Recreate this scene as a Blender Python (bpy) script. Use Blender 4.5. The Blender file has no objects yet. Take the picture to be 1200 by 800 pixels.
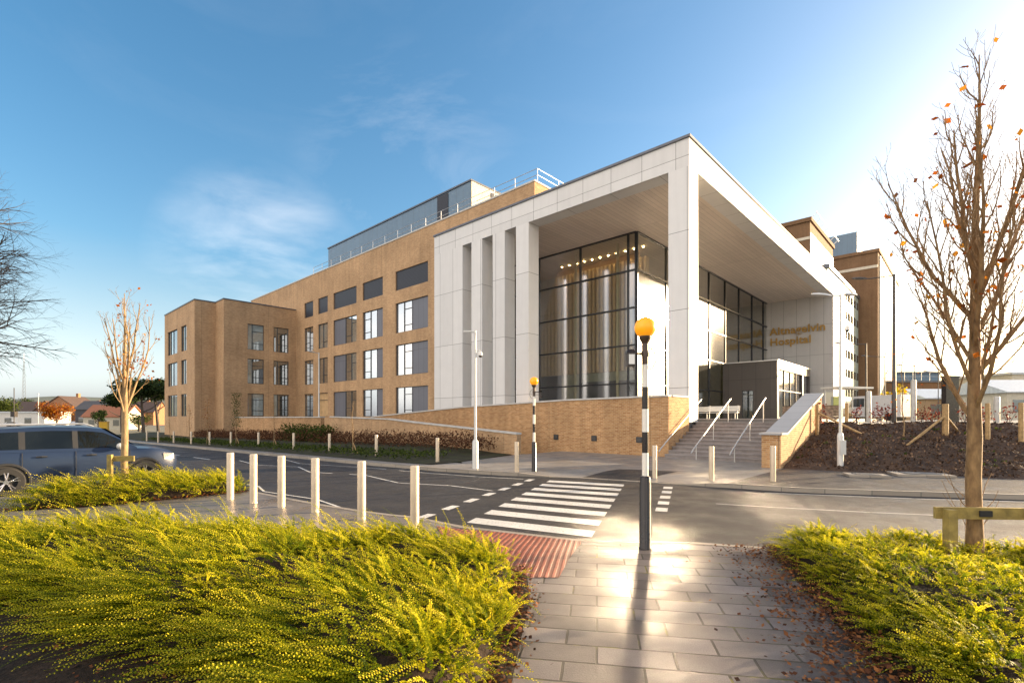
import bpy, math, random
import numpy as np
from mathutils import Vector, Matrix
R = math.radians
sc = bpy.context.scene
COL = sc.collection
# ------------------------------------------------------------------ frame
# The street and the hospital share one grid: v runs along the portal's long side, u along the brick front.
AU, BU = (-.734, .679), (.679, .734)
TH = math.atan2(.734, .679)
def W(u, v, z=0.0): return Vector((AU[0]*u + BU[0]*v, AU[1]*u + BU[1]*v, z))
def UV(x, y): return (AU[0]*x + AU[1]*y, BU[0]*x + BU[1]*y)
def lerp(a, b, t): return a + (b - a)*t
def pw(x, pts):
    if x <= pts[0][0]: return pts[0][1]
    for (a, fa), (b, fb) in zip(pts, pts[1:]):
        if x <= b: return lerp(fa, fb, (x - a)/(b - a))
    return pts[-1][1]
def sm(t):
    t = min(1, max(0, t)); return t*t*(3 - 2*t)
VN = [(-60, 54), (-4, 11.7), (2.03, 7.55), (4.3, 6.5), (6.2, 5.95), (8.2, 5.25), (10, 4.95), (14, 4.6), (200, 4.6)]
VF = [(-60, 60), (-6, 20.2), (-.9, 16.75), (3.2, 14.5), (6.5, 13.75), (9.1, 13.2), (11.5, 12.0), (14.3, 11.35), (18, 11.1), (200, 11.1)]
def vn(u): return pw(u, VN)
def vf(u): return pw(u, VF)
def zs(u): return -.012*min(50, max(0, u - 16))
def dip(u, a, b): return sm((u - a + 1.2)/1.2)*sm((b + 1.2 - u)/1.2)
def zfar(u, v): return zs(u) - .095*dip(u, 6.2, 10.0)*(1 - sm((v - vf(u))/1.8))
def znear(u, v): return zs(u) - .095*dip(u, 4.2, 6.4)*(1 - sm((vn(u) - v)/1.6))
def zroad(u): return zs(u) - .115
def vfoot(u): return pw(u, [(-60, 67), (-1, 20.9), (2.9, 20.0), (5.2, 19.75), (30, 19.75)])
def zbank(u, v): return 1.6*min(1, max(0, (v - vfoot(u))/6.6))

# ------------------------------------------------------------------ mesh building
class MB:
    def __init__(s): s.v = []; s.f = []; s.m = []; s.mat = 0
    def q(s, *pts):
        i = len(s.v); s.v += [tuple(p) for p in pts]; s.f.append(tuple(range(i, i + len(pts)))); s.m.append(s.mat); return s
    def idx(s, verts, faces):
        i = len(s.v); s.v += [tuple(p) for p in verts]
        for f in faces: s.f.append(tuple(k + i for k in f)); s.m.append(s.mat)
        return s
    def box(s, x0, x1, y0, y1, z0, z1):
        return s.hexa([(x0,y0,z0),(x1,y0,z0),(x1,y1,z0),(x0,y1,z0)], [(x0,y0,z1),(x1,y0,z1),(x1,y1,z1),(x0,y1,z1)])
    def hexa(s, b, t):
        return s.idx(list(b) + list(t), [(3,2,1,0),(4,5,6,7),(0,1,5,4),(1,2,6,5),(2,3,7,6),(3,0,4,7)])
    def prism(s, poly, off):
        n = len(poly); off = Vector(off)
        a = [Vector(p) for p in poly]; b = [p + off for p in a]
        return s.idx(a + b, [tuple(range(n))[::-1], tuple(range(n, 2*n))] + [(i, (i+1) % n, n + (i+1) % n, n + i) for i in range(n)])
    def tube(s, pts, rad, n=8, cap=True):
        pts = [Vector(p) for p in pts]
        if not hasattr(rad, '__len__'): rad = [rad]*len(pts)
        i0 = len(s.v); ref = None
        for k, p in enumerate(pts):
            d = (pts[min(k+1, len(pts)-1)] - pts[max(k-1, 0)])
            d = d.normalized() if d.length > 1e-9 else Vector((0,0,1))
            if ref is None: ref = Vector((1,0,0)) if abs(d.x) < .8 else Vector((0,1,0))
            a = (ref - d*ref.dot(d)).normalized(); b = d.cross(a); ref = a
            for j in range(n):
                t = 2*math.pi*j/n; s.v.append(tuple(p + (a*math.cos(t) + b*math.sin(t))*rad[k]))
        for k in range(len(pts)-1):
            for j in range(n):
                s.f.append((i0+k*n+j, i0+k*n+(j+1)%n, i0+(k+1)*n+(j+1)%n, i0+(k+1)*n+j)); s.m.append(s.mat)
        if cap:
            s.f.append(tuple(i0+j for j in range(n))[::-1]); s.m.append(s.mat)
            e = i0+(len(pts)-1)*n; s.f.append(tuple(e+j for j in range(n))); s.m.append(s.mat)
        return s
    def lathe(s, prof, n=20, c=(0,0)):
        i0 = len(s.v)
        for r, z in prof:
            for j in range(n):
                t = 2*math.pi*j/n; s.v.append((c[0]+r*math.cos(t), c[1]+r*math.sin(t), z))
        for k in range(len(prof)-1):
            for j in range(n):
                s.f.append((i0+k*n+j, i0+k*n+(j+1)%n, i0+(k+1)*n+(j+1)%n, i0+(k+1)*n+j)); s.m.append(s.mat)
        s.f.append(tuple(i0+j for j in range(n))[::-1]); s.m.append(s.mat)
        e = i0+(len(prof)-1)*n; s.f.append(tuple(e+j for j in range(n))); s.m.append(s.mat)
        return s
    def sphere(s, c, r, n=14, m=8, sx=1, sy=1, sz=1):
        prof = []
        i0 = len(s.v)
        for k in range(m+1):
            a = math.pi*k/m
            for j in range(n):
                t = 2*math.pi*j/n
                s.v.append((c[0]+sx*r*math.sin(a)*math.cos(t), c[1]+sy*r*math.sin(a)*math.sin(t), c[2]-sz*r*math.cos(a)))
        for k in range(m):
            for j in range(n):
                s.f.append((i0+k*n+j, i0+k*n+(j+1)%n, i0+(k+1)*n+(j+1)%n, i0+(k+1)*n+j)); s.m.append(s.mat)
        return s
    def holewall(s, P, a0, a1, z0, z1, holes, dep):
        """wall in a plane with real openings; P(a, z, d) gives a point d behind the face"""
        A = sorted({a0, a1} | {h[0] for h in holes} | {h[1] for h in holes}); Z = sorted({z0, z1} | {h[2] for h in holes} | {h[3] for h in holes})
        A = [a for a in A if a0 <= a <= a1]; Z = [z for z in Z if z0 <= z <= z1]
        for i in range(len(A)-1):
            for j in range(len(Z)-1):
                ca, cz = (A[i]+A[i+1])/2, (Z[j]+Z[j+1])/2
                if any(h[0] < ca < h[1] and h[2] < cz < h[3] for h in holes): continue
                s.q(P(A[i],Z[j],0), P(A[i+1],Z[j],0), P(A[i+1],Z[j+1],0), P(A[i],Z[j+1],0))
        for b0, b1, y0, y1 in holes:
            s.q(P(b0,y0,0), P(b1,y0,0), P(b1,y0,dep), P(b0,y0,dep)); s.q(P(b0,y1,0), P(b1,y1,0), P(b1,y1,dep), P(b0,y1,dep))
            s.q(P(b0,y0,0), P(b0,y1,0), P(b0,y1,dep), P(b0,y0,dep)); s.q(P(b1,y0,0), P(b1,y1,0), P(b1,y1,dep), P(b1,y0,dep))
        return s
    def build(s, name, mats, parent=None, org=(0,0,0), smooth=None, tint=None):
        me = bpy.data.meshes.new(name)
        V = np.array(s.v, dtype=float).reshape(-1, 3) - np.array(org, dtype=float)
        me.from_pydata(V.tolist(), [], s.f)
        if not isinstance(mats, (list, tuple)): mats = [mats]
        for m in mats: me.materials.append(m)
        if len(mats) > 1: me.polygons.foreach_set('material_index', s.m)
        me.update()
        if len(s.f) < 60000:
            uvl = me.uv_layers.new(name='UVMap'); co = np.empty(len(me.vertices)*3); me.vertices.foreach_get('co', co); co = co.reshape(-1,3) + np.array(org, dtype=float)
            uvs = np.empty((len(me.loops), 2)); lv = np.empty(len(me.loops), dtype=int); me.loops.foreach_get('vertex_index', lv)
            for p in me.polygons:
                n = p.normal; a = abs(n.x), abs(n.y), abs(n.z); ls = slice(p.loop_start, p.loop_start + p.loop_total); c = co[lv[ls]]
                if a[2] >= .9 * max(a[0], a[1]) and a[2] > .5: uvs[ls] = c[:, (0, 1)]
                elif a[0] > a[1]: uvs[ls] = c[:, (1, 2)]
                else: uvs[ls] = c[:, (0, 2)]
            uvl.data.foreach_set('uv', uvs.ravel())
        if smooth is not None:
            me.polygons.foreach_set('use_smooth', [True]*len(me.polygons)); me.set_sharp_from_angle(angle=R(smooth))
        if tint is not None:
            at = me.attributes.new('tint', 'FLOAT', 'POINT'); at.data.foreach_set('value', tint)
        o = bpy.data.objects.new(name, me); COL.objects.link(o)
        if parent is not None: o.parent = parent
        return o

def tag(o, label=None, cat=None, group=None, kind=None):
    if label: o['label'] = label
    if cat: o['category'] = cat
    if group: o['group'] = group
    if kind: o['kind'] = kind
    return o
def thing(name, label, cat, loc=(0,0,0), rz=0.0, group=None):
    o = bpy.data.objects.new(name, None); o.empty_display_size = .2; COL.objects.link(o)
    o.location = loc; o.rotation_euler = (0, 0, rz)
    return tag(o, label, cat, group)
def dup(root, loc, rz=None, label=None, group=None, scale=None):
    r = root.copy(); COL.objects.link(r); r.location = loc
    if rz is not None: r.rotation_euler = (0, 0, rz)
    if label: r['label'] = label
    if group: r['group'] = group
    if scale: r.scale = (scale,)*3 if not hasattr(scale, '__len__') else scale
    for ch in list(root.children):
        c = ch.copy(); COL.objects.link(c); c.parent = r
        for g in list(ch.children):
            d = g.copy(); COL.objects.link(d); d.parent = c
    return r
ORD = ['first', 'second', 'third', 'fourth', 'fifth', 'sixth', 'seventh', 'eighth', 'ninth', 'tenth', 'eleventh', 'twelfth']

# ------------------------------------------------------------------ materials
class NT:
    def __init__(s, m): s.t = m.node_tree; s.n = s.t.nodes; s.l = s.t.links
    def node(s, typ, ins=None, **kw):
        n = s.n.new(typ)
        for k, v in kw.items(): setattr(n, k, v)
        for k, v in (ins or {}).items():
            if isinstance(v, bpy.types.NodeSocket): s.l.new(v, n.inputs[k])
            else:
                if isinstance(v, tuple) and len(v) == 3 and n.inputs[k].type == 'RGBA': v = v + (1,)
                n.inputs[k].default_value = v
        return n
    def ramp(s, fac, stops):
        n = s.n.new('ShaderNodeValToRGB'); s.l.new(fac, n.inputs[0]); e = n.color_ramp.elements
        while len(e) < len(stops): e.new(.5)
        for k, (p, c) in enumerate(stops):
            e[k].position = p; e[k].color = tuple(c) + (1,) if hasattr(c, '__len__') else (c, c, c, 1)
        return n.outputs[0]
    def mix(s, fac, a, b, blend='MIX'):
        n = s.n.new('ShaderNodeMix'); n.data_type = 'RGBA'; n.blend_type = blend
        for k, v in ((0, fac), (6, a), (7, b)):
            if isinstance(v, bpy.types.NodeSocket): s.l.new(v, n.inputs[k])
            else: n.inputs[k].default_value = v + (1,) if isinstance(v, tuple) and len(v) == 3 else v
        return n.outputs[2]
    def math(s, op, a, b=0.0, clamp=False):
        n = s.n.new('ShaderNodeMath'); n.operation = op; n.use_clamp = clamp
        for k, v in ((0, a), (1, b)):
            if isinstance(v, bpy.types.NodeSocket): s.l.new(v, n.inputs[k])
            else: n.inputs[k].default_value = v
        return n.outputs[0]
    def noise(s, vec, scale, detail=4, rough=.55, dist=0.0):
        n = s.node('ShaderNodeTexNoise', {'Scale': scale, 'Detail': detail, 'Roughness': rough, 'Distortion': dist}); 
        if vec is not None: s.l.new(vec, n.inputs['Vector'])
        return n.outputs['Fac']
    def coord(s, which='Object'): return s.node('ShaderNodeTexCoord').outputs[which]
    def geo(s): return s.node('ShaderNodeNewGeometry').outputs['Position']
    def bump(s, h, strength=.3, dist=.01): return s.node('ShaderNodeBump', {'Height': h, 'Strength': strength, 'Distance': dist}).outputs[0]
MATS = {}
def newmat(name):
    m = bpy.data.materials.new(name); m.use_nodes = True; t = NT(m); b = t.n['Principled BSDF']; MATS[name] = m
    return m, t, b
def setp(t, b, **kw):
    for k, v in kw.items():
        k = k.replace('_', ' ')
        if isinstance(v, bpy.types.NodeSocket): t.l.new(v, b.inputs[k])
        else: b.inputs[k].default_value = v + (1,) if isinstance(v, tuple) and len(v) == 3 else v
def plain(name, col, rough=.6, metal=0.0, var=.12, vscale=3.0, bumpy=0.0, bscale=40, coat=0.0, spec=.5):
    m, t, b = newmat(name); p = t.coord('Object')
    n = t.noise(p, vscale, 5)
    c0 = tuple(max(0, c*(1-var)) for c in col); c1 = tuple(min(1, c*(1+var)) for c in col)
    setp(t, b, Base_Color=t.ramp(n, [(.3, c0), (.7, c1)]), Roughness=t.ramp(t.noise(p, vscale*2.3, 3), [(.3, max(.02, rough-.07)), (.7, min(1, rough+.07))]), Metallic=metal)
    b.inputs['Coat Weight'].default_value = coat; b.inputs['Coat Roughness'].default_value = .05; b.inputs['Specular IOR Level'].default_value = spec
    if bumpy: setp(t, b, Normal=t.bump(t.noise(p, bscale, 4), bumpy, .01))
    return m
def brickmat(name, c1, c2, mortar, w=.225, h=.075, rough=.85, stain=.25):
    m, t, b = newmat(name); uv = t.coord('UV')
    br = t.node('ShaderNodeTexBrick', {'Vector': uv, 'Color1': c1, 'Color2': c2, 'Mortar': mortar, 'Scale': 1.0, 'Mortar Size': .009, 'Mortar Smooth': .3, 'Bias': -.1, 'Brick Width': w, 'Row Height': h})
    big = t.noise(uv, .35, 5, .6); fine = t.noise(uv, 9, 3)
    st = t.node('ShaderNodeMapping', {'Vector': uv, 'Scale': (1.6, .12, 1)}).outputs[0]
    col = t.mix(t.math('MULTIPLY', t.ramp(fine, [(.35, 0), (.65, 1)]), .35), br.outputs[0], tuple(x*.62 for x in c1))
    col = t.mix(1.0, col, t.ramp(big, [(.3, 1-stain), (.7, 1.0)]), 'MULTIPLY')
    col = t.mix(1.0, col, t.ramp(t.noise(st, 1.0, 4), [(.35, 1-stain*.6), (.6, 1.0)]), 'MULTIPLY')
    su = t.node('ShaderNodeSeparateXYZ', {0: uv}).outputs[0]; mj = t.math('LESS_THAN', t.math('PINGPONG', t.math('ADD', su, 1.1), 3.1), .014)
    col = t.mix(t.math('MULTIPLY', mj, .6), col, (.10, .075, .05))
    setp(t, b, Base_Color=col, Roughness=rough, Normal=t.bump(t.math('SUBTRACT', 1.0, br.outputs['Fac']), .35, .008))
    b.inputs['Specular IOR Level'].default_value = .25
    return m
def panelmat(name, col, w, h, rough=.45, joint=(.12, .12, .12), off=0.0, msize=.012, var=.05, metal=0.0, shift=(0,0,0), spec=.4):
    m, t, b = newmat(name); uv = t.node('ShaderNodeMapping', {'Vector': t.coord('UV'), 'Location': shift}).outputs[0]
    a0 = tuple(c*(1-var) for c in col); a1 = tuple(min(1, c*(1+var)) for c in col)
    br = t.node('ShaderNodeTexBrick', {'Vector': uv, 'Color1': a0, 'Color2': a1, 'Mortar': joint, 'Scale': 1.0, 'Mortar Size': msize, 'Mortar Smooth': .1, 'Bias': 0.0, 'Brick Width': w, 'Row Height': h}, offset=off, squash=1.0)
    n = t.noise(uv, 1.3, 6, .6); st = t.node('ShaderNodeMapping', {'Vector': uv, 'Scale': (3.0, .15, 1)}).outputs[0]
    c = t.mix(1.0, br.outputs[0], t.ramp(n, [(.3, .95), (.7, 1.0)]), 'MULTIPLY')
    c = t.mix(1.0, c, t.ramp(t.noise(st, 1.2, 4), [(.3, .955), (.6, 1.0)]), 'MULTIPLY')
    setp(t, b, Base_Color=c, Roughness=rough, Metallic=metal, Normal=t.bump(t.math('SUBTRACT', 1.0, br.outputs['Fac']), .4, .01))
    b.inputs['Specular IOR Level'].default_value = spec
    return m

BRICK = brickmat('brick_buff', (.64, .405, .22), (.45, .255, .13), (.58, .44, .30))
BRICKW = brickmat('brick_terrace', (.62, .355, .165), (.38, .175, .07), (.64, .48, .31), stain=.3)
BRICKD = brickmat('brick_old', (.26, .145, .075), (.20, .105, .055), (.24, .17, .11))
CLAD = panelmat('cladding_white', (.66, .66, .65), 1.5, 3.95, shift=(0, .6, 0))
FASC = panelmat('cladding_fascia', (.66, .66, .65), 1.9, 3.0, shift=(.3, 0, 0))
SIGNW = panelmat('cladding_sign_wall', (.50, .49, .47), 1.25, 3.1, shift=(0, .9, 0))
SOFF = panelmat('soffit_boards', (.70, .61, .53), 6.0, .30, rough=.5, joint=(.27, .23, .2), msize=.008, var=.06)
COPE = plain('coping_concrete', (.50, .49, .46), .7, var=.15, bumpy=.15)
DARKM = plain('dark_grey_metal', (.045, .048, .055), .4, .3, bumpy=0)
CAPM = plain('roof_capping', (.10, .11, .13), .4, .4)
FRAME = plain('window_frame_grey', (.025, .028, .032), .4)
LOUV = panelmat('louvre_dark', (.022, .025, .038), 40, .12, rough=.45, joint=(.006, .006, .01), msize=.03)
PANELG = panelmat('grey_infill_panel', (.13, .14, .17), .75, 8, rough=.4, joint=(.04, .04, .05), msize=.012, shift=(.2, 0, 0))
PLANT = panelmat('blue_grey_cladding', (.12, .20, .28), 1.0, 20, rough=.3, joint=(.09, .12, .15), msize=.015)
PLANTB = plain('buff_cladding', (.55, .50, .40), .6)
VEST = panelmat('bronze_grey_cladding', (.085, .075, .068), 1.15, 2.6, rough=.42, joint=(.03, .027, .025), msize=.012)
STEEL = plain('galvanised_steel', (.62, .62, .60), .38, .75, var=.06)
BOLL = plain('brushed_bollard_steel', (.62, .51, .38), .42, .35, var=.08)
GALV = plain('pale_post_paint', (.60, .60, .57), .45, .2, var=.06)
POSTG = plain('post_grey', (.40, .40, .38), .5, .1)
POLE = plain('dark_post_paint', (.07, .065, .06), .45, .3)
BLACK = plain('black_gloss', (.016, .012, .012), .3, var=.3)
WHITE = plain('white_gloss', (.75, .74, .70), .35, var=.05)
WOOD = plain('stake_timber', (.34, .22, .10), .8, var=.35, vscale=9, bumpy=.3)
WOODG = plain('weathered_rail_timber', (.27, .20, .06), .8, var=.4, vscale=7, bumpy=.35)
TIMB = plain('interior_timber', (.50, .33, .17), .55, var=.2, vscale=2)
INTW = plain('interior_wall', (.52, .48, .36), .8)
INTD = plain('interior_dark', (.05, .052, .055), .6)
RUBBER = plain('tyre_rubber', (.02, .02, .02), .85)
STONE = plain('planter_stone', (.24, .17, .12), .85, var=.5, vscale=7, bumpy=.5, bscale=14)

def glassmat(name, tint, refl, rough, lo):
    m, t, b = newmat(name); t.n.remove(b); out = t.n['Material Output']
    lw = t.node('ShaderNodeLayerWeight', {'Blend': .35})
    f = t.math('ADD', t.math('MULTIPLY', lw.outputs['Fresnel'], refl), lo, True)
    wob = t.bump(t.noise(t.coord('Object'), .6, 2), .02, .02)
    g = t.node('ShaderNodeBsdfGlossy', {'Color': (.95, .96, 1.0), 'Roughness': rough, 'Normal': wob})
    tr = t.node('ShaderNodeBsdfTransparent', {'Color': tint})
    mx = t.node('ShaderNodeMixShader', {0: f, 1: tr.outputs[0], 2: g.outputs[0]})
    t.l.new(mx.outputs[0], out.inputs[0]); return m
GLASS = glassmat('curtain_wall_glass', (.80, .81, .70), 1.0, .08, .16)
GLASSC = glassmat('clear_glass', (.8, .86, .84), .8, .03, .06)
def paneglass(name, body, refl, fk=.6):
    m, t, b = newmat(name); n = t.noise(t.coord('Object'), .9, 3)
    setp(t, b, Base_Color=t.ramp(n, [(.35, tuple(c*.5 for c in body)), (.65, body)]), Roughness=.8); b.inputs['Specular IOR Level'].default_value = 0
    out = t.n['Material Output']
    lw = t.node('ShaderNodeLayerWeight', {'Blend': .5})
    g = t.node('ShaderNodeBsdfGlossy', {'Color': (.9, .95, 1.0), 'Roughness': .03, 'Normal': t.bump(n, .03, .02)})
    f = t.math('ADD', t.math('MULTIPLY', lw.outputs['Fresnel'], fk), refl, True)
    t.l.new(t.node('ShaderNodeMixShader', {0: f, 1: b.outputs[0], 2: g.outputs[0]}).outputs[0], out.inputs[0]); return m
PANE = paneglass('window_pane', (.05, .065, .065), .22)
PANEL = paneglass('window_pane_bright', (.17, .19, .23), .10, .40)
BLIND = paneglass('window_pane_blind', (.32, .38, .37), .12)

# ground surfaces
def groundmat(name, stops, scale=.6, rough=(.6, .9), bumpy=.3, bscale=30, spec=.5, fine=60, fineamt=.35):
    m, t, b = newmat(name); p = t.geo()
    c = t.ramp(t.noise(p, scale, 6, .6), stops)
    c = t.mix(1.0, c, t.ramp(t.noise(p, fine, 3), [(.3, 1-fineamt), (.7, 1+fineamt*.4)]), 'MULTIPLY')
    setp(t, b, Base_Color=c, Roughness=t.ramp(t.noise(p, scale*1.7, 5), [(.35, rough[0]), (.65, rough[1])]), Normal=t.bump(t.noise(p, bscale, 5, .65), bumpy, .02))
    b.inputs['Specular IOR Level'].default_value = spec
    return m
ASPH = groundmat('asphalt', [(.3, (.026, .025, .026)), (.7, (.05, .047, .045))], .8, (.38, .64), 1.0, 55, .38, 70, .65)
SOIL = groundmat('bark_soil', [(.3, (.035, .021, .014)), (.7, (.105, .064, .042))], 1.6, (.75, .95), 1.0, 9, .3, 22, .6)
BSOIL = groundmat('bed_soil_shaded', [(.3, (.014, .009, .006)), (.7, (.04, .024, .015))], 2.0, (.75, .95), 1.0, 16, .2, 30, .6)  # soil of the beds, darkened to hold the deep shade under the shrubs
VERGE = groundmat('verge_ground', [(.35, (.03, .022, .014)), (.6, (.045, .05, .018))], 1.2, (.8, .95), .8, 12, .3, 25, .5)
LAND = groundmat('land', [(.3, (.14, .135, .09)), (.7, (.30, .28, .23))], .03, (.8, .95), .2, 3, .2, 2, .3)
CARP = groundmat('tarmac_lot', [(.3, (.10, .095, .09)), (.7, (.18, .17, .16))], .4, (.6, .8), .2, 40)
FPAV = groundmat('footway_concrete', [(.3, (.17, .16, .15)), (.7, (.26, .245, .23))], .7, (.28, .6), .15, 50, .5, 90, .2)
KERB = panelmat('kerb_stone', (.30, .265, .22), .92, 3, rough=.55, joint=(.08, .08, .08), msize=.008, var=.15)
PLAT = groundmat('plateau_paving', [(.3, (.16, .155, .15)), (.7, (.24, .23, .22))], .5, (.5, .7), .1, 20)
STEP = groundmat('step_stone', [(.3, (.23, .205, .195)), (.7, (.34, .31, .30))], 1.5, (.4, .65), .15, 40)
def slabs():
    m, t, b = newmat('paving_slabs'); p = t.geo()
    mp = t.node('ShaderNodeMapping', {'Vector': p, 'Rotation': (0, 0, .17)}).outputs[0]
    wob = t.node('ShaderNodeVectorMath', {0: mp, 1: t.node('ShaderNodeVectorMath', {0: t.node('ShaderNodeTexNoise', {'Vector': p, 'Scale': 3.0}).outputs['Color'], 3: .012}, operation='SCALE').outputs[0]}, operation='ADD').outputs[0]
    br = t.node('ShaderNodeTexBrick', {'Vector': wob, 'Color1': (.085, .074, .073), 'Color2': (.195, .172, .168), 'Mortar': (.012, .010, .006), 'Scale': 1.0, 'Mortar Size': .011, 'Mortar Smooth': .25, 'Bias': 0.0, 'Brick Width': .58, 'Row Height': .285}, offset=.42, offset_frequency=2)
    moss = t.mix(t.ramp(t.noise(p, 2.2, 4), [(.55, 0), (.66, 1)]), (.03, .026, .018), (.16, .15, .02))
    c = t.mix(t.math('MULTIPLY', br.outputs['Fac'], t.ramp(t.noise(p, 2.2, 4), [(.4, .6), (.6, 1)])), br.outputs[0], moss)
    c = t.mix(1.0, c, t.ramp(t.noise(p, .9, 6, .65), [(.3, .55), (.7, 1.08)]), 'MULTIPLY')
    c = t.mix(1.0, c, t.ramp(t.noise(p, 110, 3), [(.3, .68), (.7, 1.18)]), 'MULTIPLY')
    h = t.math('ADD', t.math('MULTIPLY', t.math('SUBTRACT', 1.0, br.outputs['Fac']), 1.0), t.math('MULTIPLY', t.noise(p, 60, 5, .7), .25))
    setp(t, b, Base_Color=c, Roughness=t.ramp(t.noise(p, 1.4, 5), [(.35, .40), (.65, .68)]), Normal=t.bump(h, 1.0, .008)); b.inputs['Specular IOR Level'].default_value = .38
    return m
SLAB = slabs()
def footway():
    m, t, b = newmat('large_flags'); p = t.geo()
    mp = t.node('ShaderNodeMapping', {'Vector': p, 'Rotation': (0, 0, -TH)}).outputs[0]
    br = t.node('ShaderNodeTexBrick', {'Vector': mp, 'Color1': (.15, .135, .12), 'Color2': (.20, .18, .16), 'Mortar': (.07, .06, .05), 'Scale': 1.0, 'Mortar Size': .006, 'Mortar Smooth': .2, 'Brick Width': .9, 'Row Height': .6}, offset=.5)
    c = t.mix(1.0, br.outputs[0], t.ramp(t.noise(p, .7, 6, .6), [(.3, .7), (.7, 1.05)]), 'MULTIPLY')
    c = t.mix(1.0, c, t.ramp(t.noise(p, 80, 3), [(.3, .82), (.7, 1.1)]), 'MULTIPLY')
    setp(t, b, Base_Color=c, Roughness=t.ramp(t.noise(p, .9, 5), [(.35, .22), (.65, .5)]), Normal=t.bump(t.noise(p, 50, 4), .12, .008))
    return m
FLAGS = footway()
def paintmat():
    m, t, b = newmat('road_paint'); p = t.geo()
    c = t.ramp(t.noise(p, 26, 6, .7), [(.33, (.16, .15, .145)), (.47, (.68, .67, .63))])
    c = t.mix(1.0, c, t.ramp(t.noise(p, 1.1, 5), [(.3, .78), (.65, 1.0)]), 'MULTIPLY')
    setp(t, b, Base_Color=c, Roughness=.5, Normal=t.bump(t.noise(p, 90, 4), .4, .01)); return m
PAINT = paintmat()
def tactile():
    m, t, b = newmat('red_tactile_paving'); p = t.coord('Object')
    sp = t.node('ShaderNodeSeparateXYZ', {0: p})
    w = t.math('PINGPONG', sp.outputs[0], .04); w2 = t.ramp(t.math('MULTIPLY', w, 25.0), [(.42, 0), (.62, 1)])
    br = t.node('ShaderNodeTexBrick', {'Vector': p, 'Color1': (.36, .10, .055), 'Color2': (.30, .075, .04), 'Mortar': (.10, .04, .03), 'Scale': 1.0, 'Mortar Size': .006, 'Brick Width': .4, 'Row Height': .4}, offset=0.0)
    gap = t.math('PINGPONG', sp.outputs[0], .2)
    c = t.mix(1.0, br.outputs[0], t.ramp(t.noise(p, 6, 5), [(.3, .65), (.7, 1.1)]), 'MULTIPLY')
    c = t.mix(t.math('MULTIPLY', t.math('SUBTRACT', 1.0, w2), .7), c, (.08, .025, .015))
    setp(t, b, Base_Color=c, Roughness=.5, Normal=t.bump(w2, 1.0, .006)); return m
TACT = tactile()
def leafmat(name, stops, trans=.45, rough=.5):
    m, t, b = newmat(name); a = t.node('ShaderNodeAttribute', attribute_name='tint').outputs['Fac']
    c = t.ramp(a, stops); setp(t, b, Base_Color=c, Roughness=rough); b.inputs['Specular IOR Level'].default_value = .05
    tl = t.node('ShaderNodeBsdfTranslucent', {'Color': c})
    t.l.new(t.node('ShaderNodeMixShader', {0: trans, 1: b.outputs[0], 2: tl.outputs[0]}).outputs[0], t.n['Material Output'].inputs[0]); return m
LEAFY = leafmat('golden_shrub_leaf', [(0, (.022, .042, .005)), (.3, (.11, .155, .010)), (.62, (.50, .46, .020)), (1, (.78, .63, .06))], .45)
LEAFO = leafmat('autumn_leaf', [(0, (.16, .035, .01)), (.6, (.36, .10, .015)), (1, (.50, .25, .03))])
LEAFR = leafmat('red_shrub_leaf', [(0, (.06, .012, .01)), (1, (.20, .04, .025))])
LITTER = leafmat('fallen_leaf', [(0, (.035, .018, .012)), (.5, (.13, .05, .025)), (1, (.30, .12, .04))], .1, .6)
PINE = leafmat('pine_needle', [(0, (.010, .022, .010)), (1, (.045, .07, .022))], .15)
GREEN = leafmat('green_leaf', [(0, (.02, .035, .01)), (1, (.09, .12, .025))], .3)
BROWN = leafmat('brown_hedge_leaf', [(0, (.05, .022, .015)), (.6, (.13, .06, .035)), (1, (.20, .10, .05))], .3)
YELL = leafmat('yellow_leaf', [(0, (.35, .24, .01)), (1, (.6, .45, .03))], .4)
def barkmat(name, c0, c1, sc_=14):
    m, t, b = newmat(name); p = t.coord('Object'); mp = t.node('ShaderNodeMapping', {'Vector': p, 'Scale': (1, 1, .35)}).outputs[0]
    n = t.noise(mp, sc_, 6, .65)
    setp(t, b, Base_Color=t.ramp(n, [(.3, c0), (.68, c1)]), Roughness=.85, Normal=t.bump(n, .6, .01)); return m
BARK = barkmat('bark_brown', (.10, .052, .022), (.30, .185, .085))
BARKL = barkmat('bark_pale', (.16, .10, .05), (.36, .25, .13))
BARKD = barkmat('bark_dark', (.045, .035, .03), (.10, .08, .065))
# ------------------------------------------------------------------ the ground
def fr(a, b, n): return [a + (b-a)*i/n for i in range(n+1)]
def strip(name, us, f0, f1, nv, zf, mat, kind='structure'):
    mb = MB(); V = []; F = []
    for u in us:
        for k in range(nv+1):
            v = lerp(f0(u), f1(u), k/nv); V.append(W(u, v, zf(u, v)))
    for i in range(len(us)-1):
        for k in range(nv):
            a = i*(nv+1)+k; F.append((a, a+nv+1, a+nv+2, a+1))
    mb.idx(V, F); o = mb.build(name, mat, smooth=40); 
    if kind: o['kind'] = kind
    return o
US = [-60, -40, -25, -15, -10, -6, -4, -2.5, -1, 0, 1, 2] + fr(2.5, 16, 27) + [17, 18, 20, 24, 30, 40, 50, 66, 90, 140, 200]
strip('ground', [-2500, -300, -40, 16, 66, 300, 2500], lambda u: -2500, lambda u: 2500, 1, lambda u, v: zs(u) - .25, LAND)
strip('road', US, lambda u: vn(u)-.3, lambda u: vf(u)+.3, 4, lambda u, v: zroad(u), ASPH)
cut = lambda a, b: [a] + [u for u in US if a < u < b] + [b]
strip('pavement', cut(-60, 6.6), lambda u: -40, lambda u: vn(u)-3, 3, znear, SLAB)
strip('pavement', cut(-60, 6.6), lambda u: vn(u)-3, lambda u: vn(u)-.13, 8, znear, SLAB)
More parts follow.
